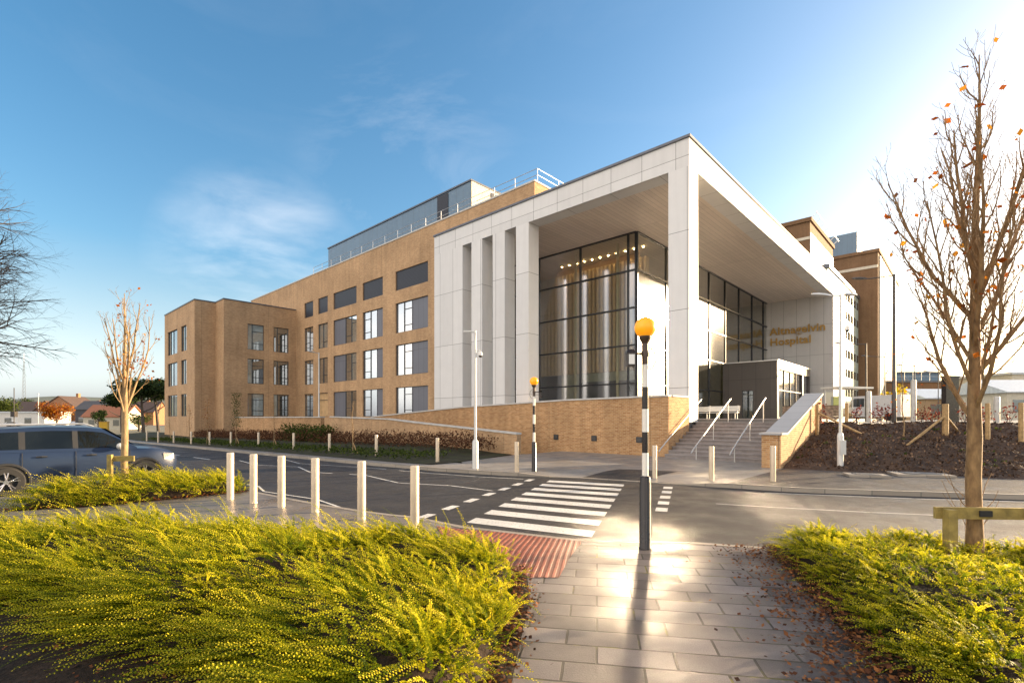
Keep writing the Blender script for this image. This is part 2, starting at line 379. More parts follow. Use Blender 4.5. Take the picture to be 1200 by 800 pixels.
strip('footway', cut(6.6, 15.6), lambda u: -14, lambda u: vn(u)-2, 3, znear, FLAGS)
strip('footway', cut(6.6, 15.6), lambda u: vn(u)-2, lambda u: vn(u)-.13, 6, znear, FLAGS)
strip('parking_bays', cut(15.6, 200), lambda u: -40, lambda u: vn(u)-.13, 3, lambda u, v: zs(u) - .02, CARP)
strip('footway', cut(15.4, 200), lambda u: vf(u)+.13, lambda u: vf(u)+.75, 2, zfar, FPAV)
strip('footway', cut(5.0, 15.4), lambda u: vf(u)+.13, lambda u: vf(u)+2, 6, zfar, FPAV)
strip('footway', cut(5.0, 16.6), lambda u: (vf(u)+2) if u <= 15.4 else lerp(vf(15.4)+2, 17.9, (u-15.4)/1.2), lambda u: 22.2, 3, zfar, FPAV)
strip('footway', cut(-60, 5.0), lambda u: vf(u)+.13, lambda u: vfoot(u)+.4, 4, zfar, ASPH)
strip('planting_bed', cut(15.4, 90), lambda u: vf(u)+.75 if u > 15.4 else vf(u)+1.6, lambda u: 18.4 if u > 16.6 else lerp(vf(15.4)+2, 17.95, max(0,(u-15.4)/1.2)), 6, lambda u, v: zs(u) + .02 + .35*sm((v-vf(u)-1.2)/6)*sm((u-17)/6), VERGE)
from mathutils import noise as mnoise
def soil(u, v):
    n = .09*mnoise.noise((u*.8, v*.8, 1)) + .09*mnoise.noise((u*2.3, v*2.3, 5)) + .07*abs(mnoise.noise((u*6, v*6, 9))) + .045*mnoise.noise((u*14, v*14, 2))
    return zbank(u, v) + n*min(1, (v - vfoot(u))/.6)
strip('soil_bank', cut(-60, -8) + fr(-7.7, 5.0, 210), vfoot, lambda u: vfoot(u)+6.6, 110, soil, SOIL)
strip('plateau', [-400, -60, -1, 2.9, 5.15], lambda u: vfoot(u)+6.5, lambda u: 500, 1, lambda u, v: 1.585, PLAT)
def kerb(name, f, u0, u1, side, zf):
    mb = MB(); us = cut(u0, u1)
    for a, b in zip(us, us[1:]):
        va, vb = f(a), f(b)
        o = .13*side; ra, rb = zroad(a)-.03, zroad(b)-.03; za, zb = zf(a, va)+.004, zf(b, vb)+.004
        mb.q((va, a, za), (vb, b, zb), (vb+o, b, zb), (va+o, a, za)); mb.q((va, a, ra), (vb, b, rb), (vb, b, zb), (va, a, za))
    o = mb.build(name, KERB); o.rotation_euler = (0, 0, TH); o['kind'] = 'structure'
kerb('kerb', vn, -60, 200, -1, znear); kerb('kerb', vf, -60, 200, 1, zfar)
# back edge of the soil bank meets the terrace beside the steps
o = strip('bed_edge', [-60, -1, 2.9, 5.1], lambda u: vfoot(u)+6.45, lambda u: vfoot(u)+6.7, 1, lambda u, v: 1.64, COPE)

# road markings
def markings(name, quads):
    mb = MB()
    for q in quads: mb.q(*[W(u, v, zroad(u)+.005) for u, v in q])
    o = mb.build(name, PAINT); o['kind'] = 'structure'; return o
Q = []
N = 8
for i in range(N):
    t0 = i/(N-.45); t1 = t0 + .52/(N-.45)
    Lp = lambda t: (lerp(6.82, 9.6, t), lerp(6.15, 12.1, t)); Rp = lambda t: (lerp(4.5, 7.4, t), lerp(6.75, 12.8, t))
    Q.append((Lp(t0), Rp(t0), Rp(t1), Lp(t1)))
markings('crossing_stripes', Q)
def dashes(a, b, n, wd):
    out = []
    d = Vector((b[0]-a[0], b[1]-a[1])); s = Vector((-d.y, d.x)).normalized()*wd/2
    for i in range(n):
        p = Vector(a) + d*(i/(n-.5)); q = Vector(a) + d*((i+.5)/(n-.5)); out.append((p-s, q-s, q+s, p+s))
    return out
def line(pts, wd):
    out = []
    for a, b in zip(pts, pts[1:]):
        a, b = Vector(a), Vector(b); d = (b-a).normalized(); s = Vector((-d.y, d.x))*wd/2; a = a - d*wd*.3; b = b + d*wd*.3
        out.append((a-s, b-s, b+s, a+s))
    return out
markings('road_markings', dashes((7.75, 5.75), (10.15, 11.9), 7, .2) + dashes((4.7, 9.6), (6.25, 13.2), 5, .24))
markings('zigzag_lines', line([(9.3, 9.3), (10.9, 9.2), (12.5, 8.55), (15.05, 8.95), (17.5, 8.2), (20, 8.9), (22.5, 8.2), (26, 8.7)], .07)
         + line([(10.4, 11.75), (11.9, 11.2), (14.15, 10.75), (16.8, 10.5), (18.75, 10.2), (21.7, 9.7), (25, 10.4)], .06)
         + line([(8.2, 5.45), (10.0, 5.35), (11.4, 5.5), (13.6, 5.15), (14.8, 5.45), (18, 5.1)], .06)
         + line([(4.2, 11.3), (3.1, 11.7), (1.5, 12.4), (-.7, 13.55), (-5, 16)], .065)
         + line([(3.9, 13.8), (1.0, 15.2), (-2, 17.0)], .06))
markings('lane_line', dashes((28, 8), (90, 8), 12, .12))
# dark tarmac inlay on the far side of the crossing
strip('tarmac_inlay', fr(7.3, 9.2, 6), lambda u: vf(u)+.14, lambda u: vf(u)+2.6 - (u-7.3)*.1, 6, lambda u, v: zfar(u, v)+.004, ASPH)
# red tactile paving, bedded into the dropped kerb
mb = MB(); C4 = [(-.30, 8.28), (1.12, 7.50), (.52, 5.62), (-.95, 5.68)]
C4 = [Vector((-1.3, 8.6)), Vector((1.15, 7.9)), Vector((.53, 5.62)), Vector((-.55, 5.62))]
nn = 10; V = []
for i in range(nn+1):
    for j in range(nn+1):
        p = C4[0].lerp(C4[1], i/nn).lerp(C4[3].lerp(C4[2], i/nn), j/nn); u, v = UV(p.x, p.y)
        v = min(v, vn(u)-.14); p = W(u, v); V.append((p.x, p.y, znear(u, v) + .006))
mb.idx(V, [(i*(nn+1)+j, (i+1)*(nn+1)+j, (i+1)*(nn+1)+j+1, i*(nn+1)+j+1) for i in range(nn) for j in range(nn)])
me_t = mb.build('tactile_paving', TACT); me_t['kind'] = 'structure'
me_t.rotation_euler = (0, 0, R(-10))
for vtx in me_t.data.vertices: vtx.co = Matrix.Rotation(R(10), 3, 'Z') @ vtx.co

# ------------------------------------------------------------------ low golden shrubs and litter (uncountable ground cover)
RNG = np.random.default_rng(7)
def polydist(poly, P):
    """signed distance to polygon edge, positive inside"""
    n = len(poly); ins = np.zeros(len(P), bool); dm = np.full(len(P), 1e9)
    for i in range(n):
        a = np.array(poly[i]); b = np.array(poly[(i+1) % n]); ab = b - a
        t = np.clip(((P - a) @ ab)/(ab @ ab), 0, 1); d = np.linalg.norm(P - a - t[:, None]*ab, axis=1); dm = np.minimum(dm, d)
        c = ((a[1] > P[:, 1]) != (b[1] > P[:, 1])) & (P[:, 0] < (b[0]-a[0])*(P[:, 1]-a[1])/(b[1]-a[1]+1e-12) + a[0]); ins ^= c
    return np.where(ins, dm, -dm)
def wob(P, s, k):
    x, y = P[:, 0]*s, P[:, 1]*s
    return (np.sin(x*1.0+k)*np.sin(y*1.3+k*2.1) + .6*np.sin(x*2.3-y*1.7+k*3) + .4*np.sin(x*4.1+y*3.7+k*5))/2
DIPS = {8.2: (5.62, 5.8, 1.0, .55, .72)}
def mound(P, poly, h, edge, k, amp=.5):
    if k in DIPS:
        cx_, cy_, rx_, ry_, dp_ = DIPS[k]; h = h*(1 - dp_*np.exp(-((P[:, 0]-cx_)/rx_)**2 - ((P[:, 1]-cy_)/ry_)**2))
    d = polydist(poly, P) + wob(P, 2.2, k)*.12
    t = np.clip(d/edge, 0, 1); return h*np.sqrt(t*(2-t))*(1 - amp/2 + amp*wob(P, 1.5, k+4))
def leaves_mesh(name, base, side, tip, wid, tint, mat, extra=None):
    """diamond leaves: base point, direction to the tip, half-width vector"""
    n = len(base); V = np.empty((n, 4, 3)); V[:, 0] = base; V[:, 1] = base + tip*.5 + wid; V[:, 2] = base + tip; V[:, 3] = base + tip*.5 - wid
    V = V.reshape(-1, 3); F = np.arange(n*4).reshape(n, 4); T = np.repeat(tint, 4)
    if extra is not None:
        EV, EF, ET = extra; F = np.vstack([F, EF + len(V)]); V = np.vstack([V, EV]); T = np.concatenate([T, ET])
    me = bpy.data.meshes.new(name); me.vertices.add(len(V)); me.vertices.foreach_set('co', V.ravel())
    me.loops.add(F.size); me.loops.foreach_set('vertex_index', F.ravel()); me.polygons.add(len(F))
    me.polygons.foreach_set('loop_start', np.arange(0, F.size, 4)); me.polygons.foreach_set('loop_total', np.full(len(F), 4))
    me.update(calc_edges=True); me.validate()
    at = me.attributes.new('tint', 'FLOAT', 'POINT'); at.data.foreach_set('value', T.astype(np.float32))
    me.materials.append(mat); o = bpy.data.objects.new(name, me); COL.objects.link(o); return o
def nrm(a): return a/np.maximum(np.linalg.norm(a, axis=-1, keepdims=True), 1e-9)
def shrub_bed(name, poly, h, edge, k, dens, label, nleaf=40, lean=(-.38, -.16), spray=(.28, .55), ls=.024):
    poly = [tuple(p) for p in poly]; xs = [p[0] for p in poly]; ys = [p[1] for p in poly]
    st = .11; gx = np.arange(min(xs)-.2, max(xs)+.2, st); gy = np.arange(min(ys)-.2, max(ys)+.2, st)
    X, Y = np.meshgrid(gx, gy, indexing='ij'); P = np.stack([X.ravel(), Y.ravel()], 1)
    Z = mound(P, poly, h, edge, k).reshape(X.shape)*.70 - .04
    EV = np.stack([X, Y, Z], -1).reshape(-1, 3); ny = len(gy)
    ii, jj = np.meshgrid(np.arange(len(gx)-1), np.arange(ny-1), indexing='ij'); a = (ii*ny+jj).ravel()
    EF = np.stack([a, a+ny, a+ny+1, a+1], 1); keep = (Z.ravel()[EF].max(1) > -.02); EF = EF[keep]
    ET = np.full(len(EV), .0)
    A = (max(xs)-min(xs))*(max(ys)-min(ys)); n = int(A*dens)
    P = np.stack([RNG.uniform(min(xs), max(xs), n), RNG.uniform(min(ys), max(ys), n)], 1)
    hh = mound(P, poly, h, edge, k); dd = polydist(poly, P); ok = (dd > -.02) & (RNG.random(n) < np.clip(.70 + .7*wob(P, 4.2, k+9), .10, 1)); P = P[ok]; hh = hh[ok]; dd = dd[ok]
    ex = np.repeat(P[dd < .42], 2, axis=0); P = np.vstack([P, ex + RNG.normal(size=ex.shape)*.05]); hh = mound(P, poly, h, edge, k); n = len(P)
    e = .06; gxn = (mound(P+[e, 0], poly, h, edge, k) - mound(P-[e, 0], poly, h, edge, k))/(2*e); gyn = (mound(P+[0, e], poly, h, edge, k) - mound(P-[0, e], poly, h, edge, k))/(2*e)
    N = nrm(np.stack([-gxn, -gyn, np.ones(n)], 1))
    rnd = RNG.normal(size=(n, 3))*.42; fl = np.array([lean[0], lean[1], 0])
    D = nrm(N*.75 + rnd + fl + np.array([0, 0, .25])); D[:, 2] = np.abs(D[:, 2])*.8
    L = RNG.uniform(spray[0], spray[1], n)*np.where(RNG.random(n) < .06, 1.5, 1.0)
    bend = nrm(np.stack([RNG.normal(size=n)*.4 + D[:, 0]*.6 + fl[0]*2, RNG.normal(size=n)*.4 + D[:, 1]*.6 + fl[1]*2, -RNG.uniform(.2, .9, n)], 1))*(L*RNG.uniform(.25, .6, n))[:, None]
    root = np.stack([P[:, 0], P[:, 1], hh*RNG.uniform(.5, .88, n)], 1)
    t = np.linspace(.12, 1, nleaf)[None, :, None]
    pos = root[:, None] + D[:, None]*L[:, None, None]*t + bend[:, None]*t*t
    tan = nrm(D[:, None]*L[:, None, None] + 2*bend[:, None]*t)
    up = np.array([0, 0, 1.0]); sd = nrm(np.cross(tan, up[None, None] + RNG.normal(size=(n, 1, 3))*.5)); sgn = np.where(np.arange(nleaf) % 2 == 0, 1, -1)[None, :, None]
    nn_ = nrm(np.cross(sd, tan))
    size = ls*(1.1 - .55*t)*RNG.uniform(.7, 1.3, (n, nleaf, 1))
    tip = nrm(sd*sgn + tan*.55 + nn_*RNG.normal(size=(n, nleaf, 1))*.22)*size
    wid = nrm(np.cross(tip, nn_ + RNG.normal(size=(n, nleaf, 3))*.16))*size*.33
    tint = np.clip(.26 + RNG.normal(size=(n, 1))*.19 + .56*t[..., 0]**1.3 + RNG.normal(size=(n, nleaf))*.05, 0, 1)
    # thin stems as ribbons
    ks = [0, nleaf//3, 2*nleaf//3, nleaf-1]; SV = []; SF = []; off = 0
    sw = nrm(np.cross(tan, up))*.0022
    for a_, b_ in zip(ks, ks[1:]):
        q = np.stack([pos[:, a_]-sw[:, a_], pos[:, a_]+sw[:, a_], pos[:, b_]+sw[:, b_], pos[:, b_]-sw[:, b_]], 1).reshape(-1, 3)
        SV.append(q); SF.append(np.arange(len(q)).reshape(-1, 4)+off); off += len(q)
    SV = np.vstack(SV); SF = np.vstack(SF)
    EV2 = np.vstack([EV, SV]); EF2 = np.vstack([EF, SF+len(EV)]); ET2 = np.concatenate([ET, np.full(len(SV), .3)])
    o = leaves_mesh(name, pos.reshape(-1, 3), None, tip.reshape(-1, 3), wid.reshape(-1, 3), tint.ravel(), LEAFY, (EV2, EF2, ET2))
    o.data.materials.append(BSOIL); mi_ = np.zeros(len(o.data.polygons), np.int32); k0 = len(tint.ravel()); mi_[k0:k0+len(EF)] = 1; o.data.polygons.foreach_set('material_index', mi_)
    return tag(o, label, 'shrubs', kind='stuff')
BED_A = [(-9.5, 7.2), (-7, 6.95), (-4.6, 6.85), (-2.9, 6.65), (-1.5, 6.5), (-.35, 6.15), (-.02, 5.6), (-.02, 4.9), (-.12, 4.1), (-.25, 3.3), (-.3, 2.5), (-1.1, 2.5), (-1.75, 3.35), (-2.9, 3.9), (-4.9, 4.85), (-8.5, 6.2)]
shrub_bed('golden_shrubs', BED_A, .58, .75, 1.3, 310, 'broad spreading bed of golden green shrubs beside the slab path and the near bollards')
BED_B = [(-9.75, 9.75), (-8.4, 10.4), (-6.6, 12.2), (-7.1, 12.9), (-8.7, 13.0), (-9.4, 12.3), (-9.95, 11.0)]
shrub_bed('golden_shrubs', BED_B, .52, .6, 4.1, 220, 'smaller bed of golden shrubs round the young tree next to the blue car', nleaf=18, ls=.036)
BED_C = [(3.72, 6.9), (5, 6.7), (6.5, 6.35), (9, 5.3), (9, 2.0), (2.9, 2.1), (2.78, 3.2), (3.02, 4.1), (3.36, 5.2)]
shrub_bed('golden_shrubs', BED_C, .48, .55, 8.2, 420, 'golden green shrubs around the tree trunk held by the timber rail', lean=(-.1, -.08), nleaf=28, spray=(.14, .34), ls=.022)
# soil under the beds
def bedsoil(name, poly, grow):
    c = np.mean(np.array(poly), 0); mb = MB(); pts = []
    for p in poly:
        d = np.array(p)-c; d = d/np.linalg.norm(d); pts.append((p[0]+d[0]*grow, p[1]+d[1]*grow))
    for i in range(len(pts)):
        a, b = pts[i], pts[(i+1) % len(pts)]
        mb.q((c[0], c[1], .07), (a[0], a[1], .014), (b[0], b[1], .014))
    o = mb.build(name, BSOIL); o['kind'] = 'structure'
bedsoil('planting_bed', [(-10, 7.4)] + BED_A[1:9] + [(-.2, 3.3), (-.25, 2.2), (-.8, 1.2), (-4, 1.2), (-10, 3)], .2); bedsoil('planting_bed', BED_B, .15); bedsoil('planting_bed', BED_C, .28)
def litter(name, label, pts, size=(.02, .05), mat=LITTER, z=.02):
    n = len(pts); ang = RNG.uniform(0, 6.283, n); s = RNG.uniform(size[0], size[1], n)[:, None]
    tip = np.stack([np.cos(ang), np.sin(ang), RNG.normal(size=n)*.35], 1); w = nrm(np.cross(tip, np.stack([RNG.normal(size=n)*.4, RNG.normal(size=n)*.4, np.ones(n)], 1)))
    base = np.concatenate([pts, np.full((n, 1), z) + RNG.uniform(0, .03, (n, 1))], 1)
    o = leaves_mesh(name, base, None, tip*s, w*s*.38, RNG.random(n), mat); return tag(o, label, 'leaf litter', kind='stuff')
def edgepts(path, n, spread, side):
    out = []
    for _ in range(n):
        i = RNG.integers(len(path)-1); t = RNG.random(); a, b = np.array(path[i]), np.array(path[i+1]); d = b-a; nn2 = np.array([-d[1], d[0]])/np.linalg.norm(d)
        out.append(a + d*t + nn2*side*abs(RNG.normal())*spread)
    return np.array(out)
litter('fallen_leaves', 'brown fallen leaves strewn between the slab path and the shrubs around the railed tree', np.vstack([edgepts([(3.5, 6.9), (3.15, 5.2), (2.75, 4.1), (2.5, 3.1), (2.6, 2.1)], 1500, .14, 1), edgepts([(3.5, 6.9), (3.15, 5.2), (2.75, 4.1), (2.5, 3.1), (2.6, 2.1)], 2600, .3, -1)]), z=.03)
litter('fallen_leaves', 'rusty fallen leaves along the edge of the broad golden shrub bed', np.vstack([edgepts([(-.05, 5.9), (0, 4.9), (-.1, 4.1), (-.28, 2.6)], 1100, .12, 1), edgepts([(-1.1, 2.5), (-1.75, 3.3), (-2.9, 3.85), (-4.9, 4.8), (-8, 6.0)], 2600, .22, 1), edgepts([(-1.1, 2.5), (-1.75, 3.3), (-2.9, 3.85), (-4.9, 4.8), (-8, 6.0)], 1500, .3, -1)]), z=.03)
litter('fallen_leaves', 'orange fallen leaves in front of the shrubs by the blue car', edgepts([(-11.2, 9.3), (-8.6, 10.35), (-6.6, 12.2)], 900, .15, -1), (.03, .07))

# bark chips and weeds on the soil bank
def bankpts(n, lo=.1, hi=6.5):
    u = RNG.uniform(-9, 4.9, n); v = np.array([vfoot(a) for a in u]) + RNG.uniform(lo, hi, n); z = np.array([soil(a, b) for a, b in zip(u, v)])
    return np.stack([AU[0]*u+BU[0]*v, AU[1]*u+BU[1]*v, z], 1)
def chips(name, label, cat, P, size, mat, up):
    n = len(P); d = nrm(RNG.normal(size=(n, 3)) + [0, 0, up]); s = RNG.uniform(size[0], size[1], n)[:, None]; w = nrm(np.cross(d, RNG.normal(size=(n, 3))))*s*.3
    o = leaves_mesh(name, P, None, d*s, w, RNG.random(n), mat); return tag(o, label, cat, kind='stuff')
BARKCH = leafmat('bark_chip', [(0, (.022, .013, .009)), (.6, (.10, .058, .036)), (1, (.26, .17, .11))], 0, .9)
chips('bark_mulch', 'coarse brown bark chips covering the soil bank right of the steps', 'mulch', bankpts(16000), (.04, .12), BARKCH, -.1)
g0 = bankpts(60, .6, 6); chips('weeds', 'scattered small green weeds on the soil bank', 'weeds', np.vstack([g0 + RNG.normal(size=g0.shape)*[.07, .07, .01] for _ in range(9)]), (.05, .13), GREEN, 1.0)
# ------------------------------------------------------------------ the hospital (local x = v, local y = u)
ORG = (24.3, 10.4, 0)
HB = thing('hospital_building', 'large buff brick hospital with white portal canopy, tall glass hall and brick wing', 'hospital', W(10.4, 24.3, 0), TH)
def hp(name, mb, mats, parent=None, **k): return mb.build(name, mats, parent or HB, ORG, **k)
ZS, ZT = 14.45, 15.87
m = MB(); m.box(24.3, 25.35, 11.4, 30.71, ZS, ZT); m.box(24.3, 25.35, 10.4, 11.4, ZS, ZT); hp('portal_beam', m, FASC)
m = MB(); m.box(25.352, 66.0, 10.4, 11.4, ZS, ZT); hp('portal_beam', m, FASC)
m = MB(); m.box(24.3, 25.4, 10.4, 11.5, 1.6, ZS-.002); hp('corner_column', m, CLAD)
for a, b in ((21.02, 22.12), (23.15, 24.3), (25.35, 26.45)):
    m = MB(); m.box(24.3, 25.32, a, b, 1.3, ZS-.002); hp('column', m, CLAD)
m = MB(); m.box(24.3, 25.32, 27.42, 30.71, .6, ZS-.002); m.box(25.322, 27.3, 30.3, 30.70, .6, ZS-.002); hp('cladding_panel', m, CLAD)
m = MB(); m.box(25.36, 59.55, 11.41, 30.6, ZS+.03, ZS+.18); hp('soffit', m, SOFF)
m = MB(); m.box(25.0, 65.9, 11.0, 30.5, 15.3, 15.6); m.box(24.22, 25.2, 10.32, 30.75, ZT, ZT+.13); m.box(25.2, 66.05, 10.32, 11.3, ZT, ZT+.13); hp('roof_capping', m, CAPM)
m = MB(); m.box(59.72, 66.0, 10.4, 18.0, 0, ZS-.002); hp('end_pier', m, CLAD)
m = MB(); m.box(59.55, 59.718, 10.405, 16.9, 1.6, ZS+.02); hp('sign_wall', m, SIGNW)

# main brick front with real window openings
rows = [(1.98, 4.70), (5.80, 8.68), (9.80, 12.60)]; lv = (13.8, 15.6)
cols = [('c1', 56.75, 59.0), ('c2', 53.2, 55.5), ('c3', 47.0, 51.9), ('c4', 42.1, 45.8), ('c5', 35.0, 39.95)]
holes = [(a, b, z0, z1) for _, a, b in cols for z0, z1 in rows + [lv]]
PF = lambda a, z, d: (27 + d, a, z)
m = MB(); m.holewall(PF, 30.5, 61.35, -.8, 18.6, holes, .3); m.q(PF(22.8, 15, 0), PF(30.5, 15, 0), PF(30.5, 18.6, 0), PF(22.8, 18.6, 0))
m.q(PF(61.36, 15, 0), PF(76, 15, 0), PF(76, 18.6, 0), PF(61.36, 18.6, 0)); m.q((27, 22.8, 14.6), (44, 22.8, 14.6), (44, 22.8, 18.6), (27, 22.8, 18.6)); hp('brick_wall', m, BRICK)
m = MB(); m.box(27.35, 52, 31, 76, -.5, 18.2); m.box(27.1, 44, 23, 31, 14.9, 18.2); m.box(34.6, 52, 30.0, 31, 0, 14.9); hp('roof', m, CAPM)
m = MB(); m.box(26.95, 27.3, 22.75, 76.1, 18.6, 18.72); m.box(27.3, 44, 22.75, 23.1, 18.6, 18.72); hp('parapet_coping', m, COPE)
def window(P, a0, a1, z0, z1, lights, rev, dep=.17, t=.055):
    """lights: (fraction from the left, kind); the frame is the part, panes and panels are its pieces"""
    f = MB(); A = lambda s: (lerp(a1, a0, s) if rev else lerp(a0, a1, s)); w = a1-a0
    def bar(p0, p1, q0, q1, d0=dep-.06, d1=dep+.03):
        f.hexa([P(p0, q0, d0), P(p1, q0, d0), P(p1, q0, d1), P(p0, q0, d1)], [P(p0, q1, d0), P(p1, q1, d0), P(p1, q1, d1), P(p0, q1, d1)])
    bar(a0, a1, z0, z0+t); bar(a0, a1, z1-t, z1); bar(a0, a0+t, z0+t, z1-t); bar(a1-t, a1, z0+t, z1-t)
    subs = []; s = 0
    for fr_, kind, tr in lights:
        p, q = A(s), A(s+fr_)
        if p > q: p, q = q, p
        if s > 0: x = A(s); bar(x-t/2, x+t/2, z0+t, z1-t)
        for k in tr: zz = lerp(z0, z1, k); bar(p, q, zz-t/2, zz+t/2, dep-.05)
        subs.append((kind, p, q)); s += fr_
    fo = hp('window', f, FRAME)
    for kind, p, q in subs:
        g = MB(); dd = dep - (.03 if kind == 'panel' else 0); g.hexa([P(p, z0, dd), P(q, z0, dd), P(q, z0, dd+.02), P(p, z0, dd+.02)], [P(p, z1, dd), P(q, z1, dd), P(q, z1, dd+.02), P(p, z1, dd+.02)])
        hp('infill_panel' if kind == 'panel' else 'pane', g, {'panel': PANELG, 'dark': PANE, 'bright': PANEL, 'blind': BLIND, 'brown': TIMB}[kind], fo)
LAY = {'c1': [(.5, 'blind', (.4,)), (.5, 'dark', (.25, .75))], 'c2': [(.45, 'dark', ()), (.55, 'dark', (.3,))], 'c3': [(.5, 'panel', ()), (.25, 'blind', (.3,)), (.25, 'dark', (.7,))],
       'c4': [(.36, 'bright', (.25, .72)), (.32, 'bright', ()), (.32, 'panel', ())], 'c5': [(.25, 'bright', ()), (.25, 'bright', (.22, .75)), (.5, 'panel', ())]}
wr_ = random.Random(11)
for n, a, b in cols:
    for i, (z0, z1) in enumerate(rows):
        lay = [(a_, (wr_.choice(['dark', 'dark', 'blind']) if k_ in ('dark', 'blind') else k_), tuple(x + wr_.uniform(-.06, .06) for x in tr_) if k_ != 'bright' else tr_) for a_, k_, tr_ in LAY[n]]
        if n == 'c2' and i == 0: lay = [(1.0, 'brown', (.7,))]
        window(PF, a, b, z0, z1, lay, True)
    l = MB(); l.box(27.1, 27.16, a, b, *lv); hp('louvre', l, LOUV)
# the set-back wing
PA = lambda a, z, d: (a, 61.3 + d, z); PB = lambda a, z, d: (16.8 + d, a, z)
wr = [(2.05, 4.68), (5.82, 8.70), (9.75, 12.72)]
ha = [(a, b, z0, z1) for a, b in ((21.4, 23.2), (24.3, 26.1)) for z0, z1 in wr]; hb = [(a, b, z0, z1) for a, b in ((71.1, 75.5), (67.3, 69.5)) for z0, z1 in wr]
m = MB(); m.holewall(PA, 18.9, 27.0, -.9, 15.1, ha, .3); m.q((18.9, 61.3, -.9), (18.9, 64.1, -.9), (18.9, 64.1, 15.1), (18.9, 61.3, 15.1)); m.q((16.8, 64.1, -.9), (18.9, 64.1, -.9), (18.9, 64.1, 15.1), (16.8, 64.1, 15.1))
m.holewall(PB, 64.1, 77.0, -.9, 15.1, hb, .3); m.q((16.8, 77, -.9), (30, 77, -.9), (30, 77, 15.1), (16.8, 77, 15.1)); hp('wing_wall', m, BRICK)
m = MB(); m.box(19.2, 27.2, 61.7, 76.9, -.5, 15.0); m.box(17.2, 19.2, 64.5, 76.9, -.5, 15.0); hp('wing_roof', m, CAPM)
m = MB(); m.box(18.84, 27, 61.24, 61.6, 15.1, 15.22); m.box(18.84, 19.2, 61.6, 64.4, 15.1, 15.22); m.box(16.74, 18.84, 64.04, 64.4, 15.1, 15.22); m.box(16.74, 17.1, 64.4, 77.05, 15.1, 15.22); hp('wing_coping', m, CAPM)
for i, (z0, z1) in enumerate(wr):
    window(PA, 21.4, 23.2, z0, z1, [(.3, 'blind' if i else 'dark', ()), (.7, 'blind' if i != 1 else 'dark', (.25, .72))], False); window(PA, 24.3, 26.1, z0, z1, [(.28, 'blind' if i == 0 else 'dark', ()), (.72, 'dark', (.3, .75))], False)
    window(PB, 71.1, 75.5, z0, z1, [(.25, 'dark', ()), (.25, 'blind', ()), (.5, 'bright', ())], True); window(PB, 67.3, 69.5, z0, z1, [(.5, 'dark', ()), (.5, 'dark', (.5,))], True)
# rooftop plant room and edge rail
m = MB(); m.box(32, 44, 34.9, 62.9, 18.2, 24.3); hp('plant_room', m, PLANT)
m = MB(); m.box(31.9, 44.1, 34.8, 63.0, 24.3, 24.45); hp('plant_room_roof', m, CAPM)
m = MB(); m.box(31.95, 31.99, 38.2, 39.9, 18.3, 24.2); hp('plant_room_louvre', m, LOUV)
m = MB(); m.box(32.02, 43.9, 34.84, 34.89, 18.3, 24.28); hp('plant_room_end', m, PLANTB)
m = MB(); m.box(34.6, 36.4, 34.79, 34.83, 18.3, 24.0); hp('plant_room_door', m, DARKM)
m = MB()
for u in fr(22.95, 57.7, 16): m.tube([(27.5, u, 18.3), (27.5, u, 19.75)], .028, 6)
for v in fr(30, 40, 4): m.tube([(v, 22.95, 18.3), (v, 22.95, 19.75)], .028, 6)
for z in (19.3, 19.75): m.tube([(27.5, 57.7, z), (27.5, 22.95, z), (40, 22.95, z)], .024, 6)
hp('roof_railing', m, STEEL)
# curtain walls
zz = [1.8, 4.2, 6.8, 9.34, 11.9, ZS]
m = MB(); m.q((30.5, 16.7, 1.8), (30.5, 29.5, 1.8), (30.5, 29.5, ZS), (30.5, 16.7, ZS)); g1 = hp('glass_wall', m, GLASS)
m = MB()
for u in (16.76, 17.35, 21.3, 25.25, 29.2): m.box(30.42, 30.6, u-.05, u+.05, 1.8, ZS+.02)
for z in zz: m.box(30.41, 30.61, 16.72, 29.5, z-.05, z+.05)
hp('mullions', m, FRAME, g1)
m = MB(); m.q((30.5, 16.7, 1.8), (59.5, 16.7, 1.8), (59.5, 16.7, ZS), (30.5, 16.7, ZS)); g2 = hp('glass_wall', m, GLASS)
m = MB()
for v in (30.54, 34.9, 39.0, 43.1, 46.9, 50.6, 54.5, 58.3): m.box(v-.05, v+.05, 16.62, 16.8, 1.8, ZS+.02)
for z in zz: m.box(30.6, 59.5, 16.6, 16.79, z-.045, z+.045)
hp('mullions', m, FRAME, g2)
# inside the entrance hall
m = MB(); m.box(30.7, 59.5, 16.85, 29.6, 1.5, 1.79); hp('hall_floor', m, STEP)
m = MB(); m.box(34.4, 34.6, 18.6, 29.5, 5.5, ZS); hp('timber_lining', m, plain('dark_timber', (.26, .15, .07), .6))
m = MB()
for u in fr(17.9, 29.3, 30): m.box(33.95, 34.38, u-.10, u+.10, 5.5, 13.9)
hp('timber_baffles', m, plain('pale_timber', (.62, .46, .29), .55))
m = MB(); m.box(59.3, 59.5, 16.9, 29.5, 1.8, ZS); m.box(34.7, 59.3, 26.0, 26.2, 1.8, ZS); m.box(30.62, 34.3, 29.3, 29.5, 1.8, ZS); hp('hall_wall', m, INTW)
m = MB(); m.box(37, 37.3, 18.2, 26, 1.8, 5.0); hp('reception_screen', m, INTD)
m = MB(); m.box(33.2, 34.0, 18.5, 22.6, 1.8, 2.95); m.box(33.0, 34.1, 18.4, 22.7, 2.95, 3.03); hp('reception_desk', m, PLANTB)
m = MB(); m.box(31.6, 31.75, 22.5, 22.65, 1.8, ZS); m.box(31.6, 31.75, 18.8, 18.95, 1.8, ZS); hp('hall_column', m, INTW)
LAMP, t_, b_ = newmat('downlight'); b_.inputs['Emission Color'].default_value = (1, .75, .4, 1); b_.inputs['Emission Strength'].default_value = 30
